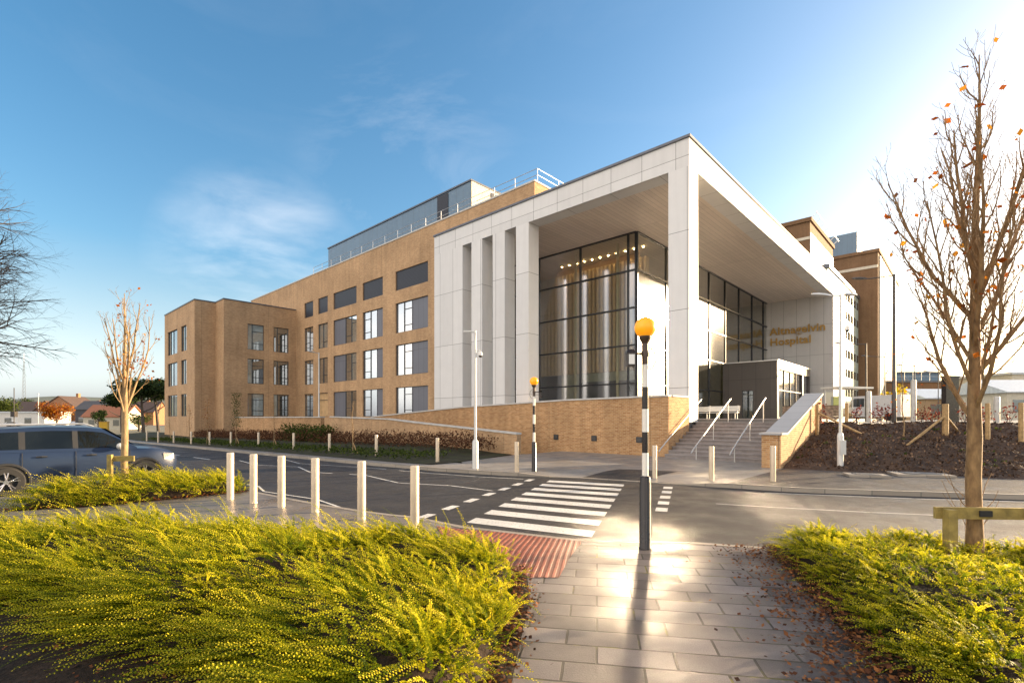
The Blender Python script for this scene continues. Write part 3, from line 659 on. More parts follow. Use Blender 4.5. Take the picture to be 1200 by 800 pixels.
for u in fr(17.8, 29, 15): m = MB(); m.lathe([(.06, ZS-.03), (.06, ZS-.01)], 8, (33.5, u)); hp('downlight', m, LAMP)
# entrance lobby projecting from the glass
PV = lambda a, z, d: (a, 12.1 + d, z); PW = lambda a, z, d: (46.1 + d, a, z)
m = MB(); m.holewall(PW, 12.1, 16.6, 1.6, 6.7, [(14.0, 14.95, 1.8, 4.25)], .2); m.holewall(PV, 46.1, 57.8, 1.6, 6.7, [(46.6, 54.6, 1.9, 6.0), (55.0, 57.5, 1.9, 6.0)], .2); m.q((46.1, 12.1, 6.7), (57.8, 12.1, 6.7), (57.8, 16.6, 6.7), (46.1, 16.6, 6.7)); m.q((57.8, 12.1, 1.6), (57.8, 16.6, 1.6), (57.8, 16.6, 6.7), (57.8, 12.1, 6.7)); lb = hp('entrance_lobby', m, VEST)
m = MB(); m.box(46.0, 57.9, 12.0, 16.5, 6.7, 6.78); hp('lobby_roof_edge', m, STEEL, lb)
m = MB(); m.q((46.6, 12.25, 1.9), (54.6, 12.25, 1.9), (54.6, 12.25, 6.0), (46.6, 12.25, 6.0)); m.q((55, 12.25, 1.9), (57.5, 12.25, 1.9), (57.5, 12.25, 6), (55, 12.25, 6)); hp('lobby_glass', m, GLASS, lb)
m = MB()
for v in (46.63, 48.6, 50.6, 52.6, 54.57): m.box(v-.03, v+.03, 12.18, 12.28, 1.9, 6.0)
m.box(46.6, 54.6, 12.19, 12.27, 4.2, 4.28); hp('lobby_frame', m, FRAME, lb)
m = MB(); m.box(46.2, 46.24, 14.04, 14.91, 1.8, 4.2); d = hp('door', m, PANE)
m = MB(); m.box(46.12, 46.3, 14.0, 14.05, 1.8, 4.25); m.box(46.12, 46.3, 14.9, 14.95, 1.8, 4.25); m.box(46.12, 46.3, 14.05, 14.9, 4.19, 4.25); hp('door_frame', m, FRAME, d)
m = MB(); m.tube([(46.14, 14.15, 2.5), (46.14, 14.15, 3.3)], .02, 6); hp('handle', m, STEEL, d)
# raised lettering on the white end wall
KT = .69
GOLD = plain('sign_gold', (.42, .25, .07), .4, .3, var=.08)
def lettering(txt, u, z, size):
    c = bpy.data.curves.new('lettering', 'FONT'); c.body = txt; c.size = size; c.extrude = .07; c.offset = .022; c.space_character = 1.06; c.resolution_u = 3
    o = bpy.data.objects.new('lettering', c); COL.objects.link(o)
    me = bpy.data.meshes.new_from_object(o.evaluated_get(bpy.context.evaluated_depsgraph_get())); COL.objects.unlink(o); bpy.data.objects.remove(o)
    # text x runs towards smaller u, text y runs up, text z comes out of the wall
    M4 = Matrix(((0, 0, -1, 59.47 - ORG[0]), (-1, 0, 0, u - ORG[1]), (0, 1, 0, z), (0, 0, 0, 1)))
    me.transform(M4); me.name = 'sign_lettering'; me.materials.clear(); me.materials.append(GOLD)
    n = bpy.data.objects.new('sign_lettering', me); COL.objects.link(n); n.parent = HB; return n
l1 = lettering('Altnagelvin', 16.35, 10.9, 1.62*KT); lettering('Hospital', 16.35, 9.75, 1.62*KT)
xs = [v.co.y for v in l1.data.vertices]; print('LETTER', min(xs), max(xs))

# older hospital blocks behind
def block(name, label, cat, u0, u1, v0, v1, z, wm, group=None):
    t = thing(name, label, cat, W(u0, v0, 0), TH, group); m = MB(); m.box(v0, v1, u0, u1, 0, z); m.build('wall', wm, t, (v0, u0, 0)); m = MB(); m.box(v0-.3, v1+.3, u0-.3, u1+.3, z, z+.7); m.build('roof', BRICKD if 'tower' in name else CAPM, t, (v0, u0, 0)); return t
SAGE = panelmat('sage_panels', (.42, .48, .40), 3.0, 3.9, rough=.35, joint=(.2, .24, .2), msize=.05)
t = block('clinic_block', 'pale sage clad clinic block with window bands beyond the white pier', 'clinic', 18.8, 32, 103, 135, 28.5, SAGE)
for k in range(7):
    for v in range(9):
        m = MB(); v0 = 105 + v*3.4; m.box(v0, v0+2.3 if v < 8 else v0+2.0, 18.72, 18.79, 2.4+3.9*k, 4.0+3.9*k); m.build('window', PANE, t, (103, 18.8, 0))
t = block('brick_tower', 'tall brown brick hospital tower with sunlit ribbed side, nearest the bare tree', 'tower', 15.3, 28, 135.7, 175, 38.6, BRICKD)
m = MB()
for k in range(14): m.box(137+k*2.7, 138.6+k*2.7, 15.0, 15.29, 1, 38); 
m.build('rib', PLANTB, t, (135.7, 15.3, 0))
m = MB(); m.box(135.6, 135.69, 15.3, 28, 35.2, 35.8); m.build('band', PLANTB, t, (135.7, 15.3, 0))
m = MB(); m.box(142, 150, 20, 26, 39.3, 46); m.build('tank_room', PLANT, t, (135.7, 15.3, 0))
t = block('brick_tower', 'brick stair tower with white side and roof rail rising above the white canopy edge', 'tower', 21.4, 29, 102, 122, 37.2, BRICKD)
m = MB(); m.box(102.02, 122, 21.3, 21.39, 1, 35.2); m.build('side_cladding', WHITE, t, (102, 21.4, 0))
m = MB(); m.box(101.9, 101.99, 21.4, 29, 34.0, 34.5); m.build('band', PLANTB, t, (102, 21.4, 0))
m = MB(); m.box(103, 106, 29.5, 32.5, 30, 38.3); m.build('chimney', BRICKD, t, (102, 21.4, 0))
m = MB()
for v in fr(102.5, 121.5, 6): m.tube([(v, 21.3, 37.9), (v, 20.4, 38.6)], .07, 5)
m.tube([(102, 20.4, 38.6), (122, 20.4, 38.6)], .07, 5); m.build('roof_rail', STEEL, t, (102, 21.4, 0))

# ------------------------------------------------------------------ terrace, walls, steps
m = MB(); m.box(25.45, 60, 5.75, 30.5, -.3, 1.775); o = m.build('terrace', PLAT); o.rotation_euler = (0, 0, TH); o['kind'] = 'structure'
m = MB(); m.box(22.3, 25.44, 10.5, 36, -.3, 1.77); o = m.build('terrace', PLAT); o.rotation_euler = (0, 0, TH); o['kind'] = 'structure'
def wallrun(name, label, cat, prof, v0, v1, mat, base=-.5, cope=.05):
    """brick wall along u with a stepped or sloping coping; prof: (u, top z)"""
    t = thing(name, label, cat, W(prof[0][0], v0, 0), TH); o = (v0, prof[0][0], 0); b = MB(); c = MB()
    for (a, za), (e, ze) in zip(prof, prof[1:]):
        b.hexa([(v0, a, base), (v1, a, base), (v1, e, base), (v0, e, base)], [(v0, a, za), (v1, a, za), (v1, e, ze), (v0, e, ze)])
        c.hexa([(v0-cope, a, za+.001), (v1+cope, a, za+.001), (v1+cope, e, ze+.001), (v0-cope, e, ze+.001)], [(v0-cope, a, za+.08), (v1+cope, a, za+.08), (v1+cope, e, ze+.08), (v0-cope, e, ze+.08)])
    b.build('wall', mat, t, o); c.build('coping', COPE, t, o); return t, o
t, o = wallrun('terrace_wall', 'long brick terrace wall with stone coping below the glass hall', 'wall', [(10.4, 2.82), (16.5, 2.76), (25, 2.5), (36, 1.88)], 22.0, 22.32, BRICKW)
m = MB(); m.box(22.322, 24.28, 10.4, 10.72, 1.0 if False else -.3, 2.82); m.build('return_wall', BRICKW, t, o)
m = MB(); m.box(22.38, 24.28, 10.35, 10.77, 2.822, 2.9); m.build('coping', COPE, t, o)
for u in (11.9, 14.5, 17.0):
    m = MB(); m.box(21.965, 21.998, u-.16, u+.16, .62, .9); f_ = m.build('wall_vent', FRAME, t, o)  # dark square brick vent, grille in front
    m = MB(); m.box(21.958, 21.964, u-.11, u+.11, .67, .85); m.build('grille', POLE, f_, o)
wallrun('ramp_wall', 'sloping brick ramp wall with pale coping rising from the lamp mast', 'wall', [(16.6, 1.0), (24.8, 1.5), (28, 1.72), (35.7, 1.88)], 18.3, 18.6, BRICK, -.8)
wallrun('garden_wall', 'low brick wall with thin coping below the wing windows', 'wall', [(37.2, 1.86), (56, 1.86)], 18.3, 18.6, BRICKW, -.9)
wallrun('garden_wall', 'short brick planter wall under the ground floor windows by the white panels', 'wall', [(30.9, 2.05), (36.5, 2.05)], 24.6, 24.9, BRICK, -.5)
ST = thing('entrance_steps', 'broad flight of grey stone entrance steps rising to the terrace', 'steps', W(5.75, 21.6, 0), TH); so = (21.6, 5.75, 0)
m = MB(); n = 11
for k in range(n-1):
    z0, z1 = (k*1.78/n if k else -.2), (k+1)*1.78/n; v0 = 21.6 + k*.385
    m.box(v0, 25.46, 5.75, 10.39, z0 + (.001 if k else 0), z1 - .045)
m.build('risers', plain('riser_stone', (.24, .21, .20), .6, var=.25), ST, so)
m = MB()
for k in range(n):
    z1 = (k+1)*1.78/n; v0 = 21.6 + k*.385; m.box(v0-.045, v0+.40 if k < n-1 else v0+.3, 5.752, 10.388, z1-.044, z1)
m.build('treads', STEP, ST, so)
# stair cheek wall with broad sloping coping
t = thing('stair_wall', 'sloping brick cheek wall with broad grey coping right of the steps', 'wall', W(5.0, 19.5, 0), TH); o = (19.5, 5.0, 0)
m = MB(); m.hexa([(19.6, 5.03, -.3), (20.3, 5.03, -.3), (20.3, 5.67, -.3), (19.6, 5.67, -.3)], [(19.6, 5.03, 1.2), (20.3, 5.03, 1.2), (20.3, 5.67, 1.2), (19.6, 5.67, 1.2)])
m.hexa([(20.302, 5.03, -.3), (26.2, 5.03, -.3), (26.2, 5.67, -.3), (20.302, 5.67, -.3)], [(20.302, 5.03, 1.2), (26.2, 5.03, 2.86), (26.2, 5.67, 2.86), (20.302, 5.67, 1.2)]); m.build('wall', BRICKW, t, o)
CP = panelmat('coping_slabs', (.40, .40, .40), 1.0, 5, rough=.7, joint=(.2, .2, .2), msize=.01)
m = MB(); m.hexa([(19.52, 4.97, 1.202), (20.3, 4.97, 1.202), (20.3, 5.73, 1.202), (19.52, 5.73, 1.202)], [(19.52, 4.97, 1.28), (20.3, 4.97, 1.28), (20.3, 5.73, 1.28), (19.52, 5.73, 1.28)])
m.hexa([(20.302, 4.97, 1.203), (26.25, 4.97, 2.874), (26.25, 5.73, 2.874), (20.302, 5.73, 1.203)], [(20.302, 4.97, 1.285), (26.25, 4.97, 2.955), (26.25, 5.73, 2.955), (20.302, 5.73, 1.285)]); m.build('coping', CP, t, o)
def handrail(u, label, wall=False):
    t = thing('handrail', label, 'handrail', W(u, 21.2, 0), TH, 'handrails of the entrance steps'); o = (21.2, u, 0)
    zr = lambda v: .58 + (v-21.2)*.515
    m = MB(); m.tube([(20.75, u, zr(20.75)-.03), (20.95, u, zr(20.95)), (25.2, u, zr(25.2)), (25.5, u, zr(25.5)-.02)], .028, 8); m.build('rail', STEEL, t, o, smooth=60)
    zst = lambda v: 0 if v < 21.6 else min(1.78, (int((v-21.6)/.385)+1)*1.78/11)
    for v in (21.3, 23.25, 25.15):
        m = MB()
        if wall: m.tube([(v, u, zr(v)), (v, u, zr(v)-.07), (v, u+.12, zr(v)-.1)], .012, 6); m.build('bracket', STEEL, t, o)
        else: m.tube([(v, u, zst(v)), (v, u, zr(v))], .022, 8); m.build('post', STEEL, t, o, smooth=60)
handrail(8.8, 'steel handrail standing on the steps on the side of the brick terrace wall'); handrail(7.2, 'steel handrail standing on the steps nearer the sloping cheek wall'); handrail(10.27, 'steel handrail bracketed to the brick side of the terrace wall', True)
# benches and stone planter on the terrace
def bench():
    t = thing('bench', 'white metal bench on the terrace nearest the corner column', 'bench', W(15.2, 38.2, 1.775), TH, 'white benches on the terrace'); b = MB()
    for k in range(4): b.box(-.05+k*.13, .06+k*.13, -1.15, 1.15, .43, .47)
    b.build('seat', WHITE, t)
    b = MB()
    for k in range(3): b.box(.5+k*.03, .53+k*.03, -1.15, 1.15, .56+k*.13, .66+k*.13)
    b.build('backrest', WHITE, t)
    for y in (-1.0, 1.0):
        b = MB(); b.tube([(-.02, y, 0), (-.02, y, .43)], .025, 6); b.tube([(.44, y, 0), (.46, y, .45), (.6, y, .95)], .025, 6); b.tube([(-.02, y, .41), (.46, y, .41)], .02, 6); b.build('leg_frame', STEEL, t)
    return t
b0 = bench(); dup(b0, W(13.4, 36.8, 1.775), TH, 'white metal bench on the terrace nearer the lobby door')
t = thing('stone_planter', 'low rough stone planter beside the top of the steps', 'planter', W(7.0, 33.5, 1.775), TH)
m = MB(); rr = random.Random(3)
for k in range(5):
    y = -1.5
    while y < 1.5:
        w_ = rr.uniform(.25, .55); m.box(-.02+rr.uniform(-.03, .03), .7, y, min(1.5, y+w_)-.012, k*.15+.002, k*.15+.14); y += w_
m.build('stonework', STONE, t); m = MB(); m.box(.05, .65, -1.45, 1.45, .74, .78); m.build('soil', SOIL, t)
# ------------------------------------------------------------------ bollards
def bollard_mesh():
    m = MB(); m.lathe([(.074, -.05), (.074, .99), (.071, 1.003), (.064, 1.01), (.0, 1.012)], 20)
    return m
bo = None
def bollard(u, v, z, label, group, s=1.0):
    global bo
    if bo is None:
        bo = bollard_mesh().build('bollard', BOLL, smooth=40); o = bo; o.location = W(u, v, z); tag(o, label, 'bollard', group)
    else: o = dup(bo, W(u, v, z), None, label, group)
    o.scale = (1, 1, s); return o
near = [(12.09, 3.86), (11.24, 4.04), (10.33, 4.25), (9.25, 4.44), (8.01, 4.70), (6.91, 5.05)]
nl = ['sunlit steel bollard at the far end of the near row, closest to the blue car', 'second steel bollard from the blue car in the near row', 'third steel bollard from the blue car in the near row', 'third steel bollard from the red tactile paving in the near row', 'second steel bollard from the red tactile paving in the near row', 'sunlit steel bollard of the near row closest to the red tactile paving']
for (u, v), l in zip(near, nl): bollard(u, v, znear(u, v), l, 'bollards in the near row by the golden shrubs', 1.03)
for (u, v), l in zip([(11.3, 12.45), (7.27, 14.4), (5.64, 14.75), (4.18, 15.5)], ['steel bollard beside the far black and white beacon', 'steel bollard in front of the brick terrace wall corner, behind the near beacon', 'steel bollard in front of the middle of the steps', 'steel bollard in front of the brick pier of the stair wall']): bollard(u, v, zfar(u, v), l, 'bollards on the far pavement')
LB = [(16.1, 12.9), (21.3, 13.3), (26.6, 13.6), (31.0, 13.5), (36.9, 13.6), (41.2, 13.2), (44.8, 12.8), (48.6, 12.5), (53.2, 12.3), (56.9, 11.9), (62, 12.0)]
names = ['pale bollard on the pavement just left of the CCTV mast', 'pale bollard at the end of the planting bed, second left of the CCTV mast'] + [f'{ORD[i]} pale bollard along the planting bed, counted from the CCTV mast' for i in range(2, 11)]
for (u, v), l in zip(LB, names): bollard(u, v, zs(u) + (.06 if u > 17 else 0), l, 'bollards along the planting bed', 1.0)

# ------------------------------------------------------------------ zebra beacons
GLOBE, t_, b_ = newmat('amber_globe'); setp(t_, b_, Base_Color=(.85, .32, .015), Roughness=.3); b_.inputs['Emission Color'].default_value = (1, .40, .02, 1); b_.inputs['Emission Strength'].default_value = .18; b_.inputs['Subsurface Weight'].default_value = .2
BWHITE = plain('post_white_band', (.74, .72, .66), .4, var=.06)
BROWNM = plain('beacon_head_brown', (.06, .035, .022), .4)
def beacon(loc, rz, label):
    t = thing('zebra_beacon', label, 'crossing beacon', loc, rz, 'zebra crossing beacons')
    m = MB(); m.lathe([(.088, -.02), (.088, .0), (.080, .012), (.080, .90), (.074, .915), (.074, .97), (.066, .985), (.052, 1.0)], 24); m.build('sleeve', BLACK, t, smooth=35)
    m = MB(); zz = [1.0, 1.32, 1.61, 1.93, 2.235, 2.55, 2.86]; mi = [0, 1, 0, 1, 0, 2]
    for k in range(6):
        m.mat = mi[k]; i0 = len(m.f); m.tube([(0, 0, zz[k]), (0, 0, zz[k+1])], .044, 20, cap=False)
    m.build('pole', [BWHITE, BLACK, BROWNM], t, smooth=40)
    m = MB(); m.lathe([(.044, 2.84), (.05, 2.86), (.075, 2.90), (.085, 2.935), (.085, 2.95)], 20); m.build('globe_cup', BROWNM, t, smooth=40)
    m = MB(); m.sphere((0, 0, 3.065), .148, 28, 18); m.build('globe', GLOBE, t, smooth=80)
    m = MB(); m.tube([(0, 0, 2.70), (-.16, -.03, 2.70)], .014, 8); m.tube([(0, 0, 2.66), (0, 0, 2.74)], .052, 16); br = m.build('bracket', BROWNM, t, smooth=40)
    m = MB(); m.box(-.27, -.16, -.10, .02, 2.52, 2.70); m.prism([(-.28, -.10, 2.70), (-.15, -.10, 2.70), (-.17, -.06, 2.755), (-.26, -.06, 2.755)], (0, .13, 0)); f = m.build('floodlight', BLACK, t)
    m = MB(); m.box(-.255, -.175, -.115, -.101, 2.545, 2.68); m.build('lens', PANE, f)
    m = MB(); m.tube([(.044, 0, 2.80), (.13, 0, 2.72), (.15, 0, 2.60), (.10, 0, 2.5), (.046, 0, 2.48)], .006, 5); m.build('cable', BLACK, t)
    return t
b1 = beacon(W(3.35, 6.36, 0), 0, 'near black and white zebra beacon with amber globe standing on the slab path')
b2 = dup(b1, W(11.0, 13.0, 0), R(180), 'far black and white zebra beacon with amber globe in front of the brick terrace wall')

# ------------------------------------------------------------------ masts and lamps
t = thing('cctv_mast', 'slim pale CCTV mast with short top arm in front of the white columns', 'mast', W(13.15, 12.27, 0), 0)
m = MB(); m.lathe([(.11, -.02), (.11, .95), (.075, 1.02), (.05, 1.04), (.042, 4.95), (0, 4.96)], 14); m.build('pole', GALV, t, smooth=40)
m = MB(); m.tube([(0, 0, 4.9), (-.25, 0, 4.93)], .03, 8); m.box(-.42, -.2, -.06, .06, 4.90, 4.96); m.build('arm', GALV, t)
m = MB(); m.tube([(0, 0, 4.25), (.16, 0, 4.25), (.18, 0, 4.2)], .02, 6); m.lathe([(.05, 4.2), (.075, 4.14), (.075, 4.06)], 12, (.18, 0)); c_ = m.build('camera_housing', WHITE, t); m = MB(); m.sphere((.18, 0, 4.06), .07, 12, 8); m.build('camera_dome', BLACK, c_, smooth=80)
def lamp_head(m, x, y, z, dx, dy, L=.75, w=.15):
    """flat teardrop luminaire pointing along dx, dy"""
    d = Vector((dx, dy, 0)).normalized(); s = Vector((-d.y, d.x, 0)); o = Vector((x, y, z)); ring = []
    for k, (f, ww, hh) in enumerate([(0, .25, .3), (.12, .45, .6), (.35, .95, 1), (.65, 1, 1), (.88, .7, .7), (1, .15, .3)]):
        c = o + d*L*f + Vector((0, 0, .06*f))
        ring.append([c + s*w*ww*a + Vector((0, 0, .075*hh*b)) for a, b in ((-1, -.35), (-.75, .55), (0, 1), (.75, .55), (1, -.35), (0, -.5))])
    V = [p for r in ring for p in r]; F = [(i*6+j, i*6+(j+1)%6, (i+1)*6+(j+1)%6, (i+1)*6+j) for i in range(5) for j in range(6)] + [(5,4,3,2,1,0), tuple(range(30, 36))]
    m.idx(V, F)
def streetlamp(loc, h, label, arms, mat=GALV, base=True, r=.05, group=None, cam=False, name='street_lamp'):
    t = thing(name, label, 'street lamp', loc, 0, group); m = MB()
    m.lathe(([(.10, -.3), (.10, 1.0), (.075, 1.1), (r, 1.12)] if base else [(r*1.3, -.3), (r*1.2, 1.5), (r, 1.6)]) + [(r*.75, h), (0, h+.01)], 14); m.build('pole', mat, t, smooth=40)
    if base: m = MB(); m.box(-.09, .12, -.13, -.09, .35, .85); m.build('access_door', mat, t)
    for dx, dy, L, up in arms:
        m = MB(); m.tube([(0, 0, h-.06), (dx*L, dy*L, h-.06+up)], .026, 8); a = m.build('arm', mat, t)
        m = MB(); lamp_head(m, dx*L, dy*L, h-.06+up, dx, dy); m.build('lamp_head', mat, a, smooth=30)
    if cam:
        m = MB(); m.tube([(0, 0, h-1.1), (.12, 0, h-1.0), (.22, 0, h-1.02), (.24, 0, h-1.12)], .018, 6); m.lathe([(.05, h-1.1), (.075, h-1.17), (.075, h-1.26)], 12, (.24, 0)); c = m.build('camera_housing', WHITE, t); m = MB(); m.sphere((.24, 0, h-1.26), .07, 12, 8); m.build('camera_dome', BLACK, c, smooth=80)
    return t
streetlamp((11.55, 17.5, zbank(3.41, 20.69)), 5.98, 'pale double armed street lamp with CCTV dome standing in the soil bank', [(-1, 0, .28, .0), (.85, .5, .3, .1)], cam=True)
streetlamp((19.2, 25.0, 1.58), 7.45, 'tall dark lamp post behind the soil bank with one long arm', [(-.98, .2, 1.15, -.1)], mat=POLE, base=False, r=.085)
sl = None
for i, (px, py, D, l) in enumerate([(1015, 402, 34, 'dark slender lamp post with left pointing head, nearest the tall dark post'), (1037, 417, 46, 'second slender dark lamp post beyond the tall dark post, against the tower side'), (1072, 428, 60, 'third slender dark lamp post, standing over the car park hedge'), (1099.5, 435, 72, 'fourth and most distant slender lamp post, beside the black totem sign')]):
    x = (px-600)/583*D; h = 1.8 + (490-py)/583*D - 1.6
    if sl is None: sl = streetlamp((x, D, 1.58), h, l, [(-1, .1, 1.3, .06)], mat=POLE, base=False, r=.06, group='slender lamp posts along the car park'); h0 = h
    else: dup(sl, (x, D, 1.58), 0, l, scale=(1, 1, h/h0))
streetlamp((-.388*44, 44, -.3), 7.9, 'slim pale lamp post in front of the brick wing corner', [(-.5, -.8, .35, .02)], base=True, r=.06, mat=GALV)

# ------------------------------------------------------------------ trees
def limb(mb, rng, p, d, L, r0, r1, n, up=.25, wig=.12, sides=6):
    pts = [Vector(p)]; rad = [r0]; dirs = []; d = Vector(d).normalized()
    for k in range(n):
        d = (d + Vector((rng.gauss(0, wig), rng.gauss(0, wig), rng.gauss(0, wig)*.6 + up/n*1.6))).normalized(); dirs.append(d)
        pts.append(pts[-1] + d*L/n); rad.append(lerp(r0, r1, (k+1)/n))
    mb.tube(pts, rad, sides, cap=False); return pts, rad, dirs
def at(pts, t):
    f = t*(len(pts)-1); i = min(int(f), len(pts)-2); return pts[i].lerp(pts[i+1], f-i), i
def branchy(mb, rng, pts, rad, dirs, lev, spec, tips):
    """spec: per level (count per metre, length range, angle, radius factor, t range, up)"""
    if lev >= len(spec): tips.append((pts[-1], dirs[-1])); return
    cpm, (l0, l1), ang, rf, (t0, t1), up = spec[lev]
    L = sum((b-a).length for a, b in zip(pts, pts[1:])); n = max(2, int(cpm*L)); az = rng.uniform(0, 6.28)
    for k in range(n):
        t = lerp(t0, t1, (k+rng.random())/n); p, i = at(pts, t); d = dirs[i]; az += 2.4 + rng.gauss(0, .4)
        a = Vector((1, 0, 0)) if abs(d.x) < .8 else Vector((0, 1, 0)); a = (a - d*a.dot(d)).normalized(); b = d.cross(a)
        an = ang*rng.uniform(.75, 1.25); nd = d*math.cos(an) + (a*math.cos(az) + b*math.sin(az))*math.sin(an)
        ln = rng.uniform(l0, l1)*(1.2 - .75*t); r = min(lerp(rad[i], rad[i+1], .5)*.75, rf)
        s = 6 if lev == 0 else (4 if lev == 1 else 3)
        q = limb(mb, rng, p, nd, ln, r, max(.0022, r*.35), 7 if lev == 0 else (5 if lev == 1 else 3), up, .10, s)
        branchy(mb, rng, *q, lev+1, spec, tips); tips.append((q[0][-1], q[2][-1]))
def leafset(name, pts, size, mat, parent, rng, droop=.5, tint=(0, 1)):
    n = len(pts); P = np.array([tuple(p) for p in pts]); d = nrm(rng.normal(size=(n, 3)) + [0, 0, -droop]); s = rng.uniform(size[0], size[1], n)[:, None]
    w = nrm(np.cross(d, rng.normal(size=(n, 3))))*s*.36
    o = leaves_mesh(name, P, None, d*s, w, rng.uniform(tint[0], tint[1], n), mat); o.parent = parent; return o
def bare_tree(name, label, loc, h, fork, r, seed, spec, nl, bark, limbs=9, limbL=(2.0, 3.2), ang=.62, lsize=(.05, .10), upl=.55, lean=(0, 0), leafm=LEAFO, sideshoots=0, lowleaves=None):
    rng = random.Random(seed); nr = np.random.default_rng(seed)
    t = thing(name, label, 'tree', loc, 0)
    m = MB(); n = 12; pts = []; rad = []; x = y = 0
    for k in range(n+1):
        z = h*k/n; x += rng.gauss(0, .012*h/6) + lean[0]*h/n; y += rng.gauss(0, .012*h/6) + lean[1]*h/n
        pts.append(Vector((x if k else 0, y if k else 0, z - (.15 if k == 0 else 0)))); rad.append(r*(1.25 if k == 0 else 1)*(1 - .12*min(1, z/fork)) if z <= fork else max(.006, r*.72*(1-(z-fork)/(h-fork))**.9 + .005))
    m.tube(pts, rad, 10, cap=False); m.build('trunk', bark, t, smooth=60)
    b = MB(); tips = []; az = rng.uniform(0, 6.28); F = fork/h
    for k in range(limbs):
        f = lerp(F*.93, min(.62, F+.30), (k/limbs)**1.2); p, i = at(pts, f); az += 2.4; a_ = ang*rng.uniform(.8, 1.2)
        d = Vector((math.sin(a_)*math.cos(az), math.sin(a_)*math.sin(az), math.cos(a_))); L = rng.uniform(*limbL)*(1.1 - .45*(f-F)/.3*.6)
        q = limb(b, rng, p, d, L, r*.38*rng.uniform(.75, 1.15), .007, 9, upl, .07, 7); branchy(b, rng, *q, 0, spec, tips)
    top = [pts[i] for i in range(n+1) if pts[i].z > fork]; tr = [rad[i] for i in range(n+1) if pts[i].z > fork]; td = [(c-a).normalized() for a, c in zip(top, top[1:])]
    branchy(b, rng, top, tr, td + [td[-1]], 0, spec, tips)
    b.build('branches', bark, t)
    if nl:
        ch = [rng.choice(tips)[0] + Vector((rng.gauss(0, .03), rng.gauss(0, .03), rng.gauss(0, .04))) for _ in range(nl)]
        leafset('leaves', ch, lsize, leafm, t, nr)
    if lowleaves:
        n2, zc, zr, rr = lowleaves; lo = [p for p, _ in tips if abs(p.z - zc) < zr and p.x > -rr]
        if lo: leafset('leaves', [rng.choice(lo) + Vector((rng.gauss(0, .1), rng.gauss(0, .1), rng.gauss(0, .1))) for _ in range(n2)], lsize, leafm, t, nr)
    if sideshoots:
        m = MB()
        for k in range(sideshoots):
            a_ = rng.uniform(0, 6.28); z = rng.uniform(.35, .8); limb(m, rng, (.06*math.cos(a_), .06*math.sin(a_), z), (math.cos(a_), math.sin(a_), .7), rng.uniform(.3, .6), .007, .003, 5, .5, .12, 4)
        m.build('side_shoots', bark, t)
    return t
SP = [(6.0, (.45, 1.0), .5, .010, (.10, .98), .7), (8.5, (.2, .5), .58, .005, (.1, 1), .6), (7.5, (.10, .24), .65, .0032, (.2, 1), .3)]
bare_tree('bare_tree', 'tall bare street tree with a few orange leaves tied to the timber rail', (5.74, 6.17, 0), 6.3, 1.9, .085, 21, SP, 230, BARK, 12, (1.6, 2.7), .60, (.05, .105), .62, sideshoots=9)
bare_tree('young_tree', 'young sunlit tree with pale branches in the shrubs next to the blue car', (-9.15, 11.8, 0), 4.75, 1.85, .075, 5, [(3.2, (.45, 1.0), .45, .010, (.15, .95), .6), (4.2, (.2, .45), .5, .0045, (.15, 1), .4), (4, (.08, .18), .6, .003, (.2, 1), .3)], 60, BARKL, 8, (1.4, 2.3), .36, (.05, .09), .75, lowleaves=(70, 2.5, .7, -.1))
# big bare tree whose outer twigs hang into the left edge
bare_tree('large_bare_tree', 'large dark bare tree reaching in with fine twigs at the left edge', (-26.0, 20.2, -.3), 19.5, 4.0, .36, 33, [(2.0, (2.2, 4.4), .7, .05, (.2, .98), .0), (3.3, (.9, 1.9), .6, .016, (.15, 1), -.05), (4.4, (.4, .9), .55, .008, (.15, 1), -.1)], 0, BARKD, 18, (5.2, 7.2), 1.15, upl=.22)
# saplings along the planting bed
SPS = [(5, (.25, .6), .4, .006, (.3, .98), .7), (5, (.1, .2), .5, .003, (.2, 1), .4)]
def sapling(name, label, x, y, z, h, seed, leaves=0, leafm=LEAFO, group=None, spread=.3, ls=(.05, .09)):
    rng = random.Random(seed); nr = np.random.default_rng(seed); t = thing(name, label, 'tree', (x, y, z), 0, group); m = MB()
    pts = [Vector((rng.gauss(0, .02), rng.gauss(0, .02), h*k/8)) for k in range(9)]; rad = [lerp(.03, .006, k/8) for k in range(9)]; m.tube(pts, rad, 6, cap=False); m.build('trunk', BARKL, t)
    b = MB(); tips = []; td = [(c-a).normalized() for a, c in zip(pts, pts[1:])]; td.append(td[-1]); branchy(b, rng, pts, rad, td, 0, SPS, tips); b.build('branches', BARK, t)
    if leaves: leafset('crown', [Vector((nr.normal()*spread*.5, nr.normal()*spread*.5, 0)) + Vector((0, 0, nr.uniform(.35, 1.0)*h)) for _ in range(leaves)], ls, leafm, t, nr)
    m = MB(); m.tube([(.28, -.1, 0), (.03, 0, .55)], .03, 6); m.build('stake', WOOD, t); return t
for i, (px, D, h, lv_, lab) in enumerate([(277, 37, 3.9, 900, 'slim sapling with olive brown leaves in front of the wing'), (466-53, 25.5, 2.6, 0, 'thin bare sapling with angled stake at the near end of the planting bed'), (321, 33, 3.0, 0, 'thin bare sapling between the wing window columns'), (243, 40, 3.6, 160, 'bare sapling with a few brown leaves below the wing corner'), (222, 46, 3.4, 120, 'bare sapling in front of the wing end wall'), (199, 52, 3.3, 60, 'farthest small bare sapling near the left end of the wing')]):
    x = (px-600)/583*D; u, v = UV(x, D); sapling('sapling', lab, x, D, zs(u)+.1, h, 50+i, lv_, GREEN if i == 0 else LEAFO, 'saplings in the planting bed', .35)
sapling('sapling', 'young staked sapling on the soil bank with braced timber stakes', 15.3, 19.5, .6, 4.0, 71, 50, LEAFO, None, .8, (.06, .1))

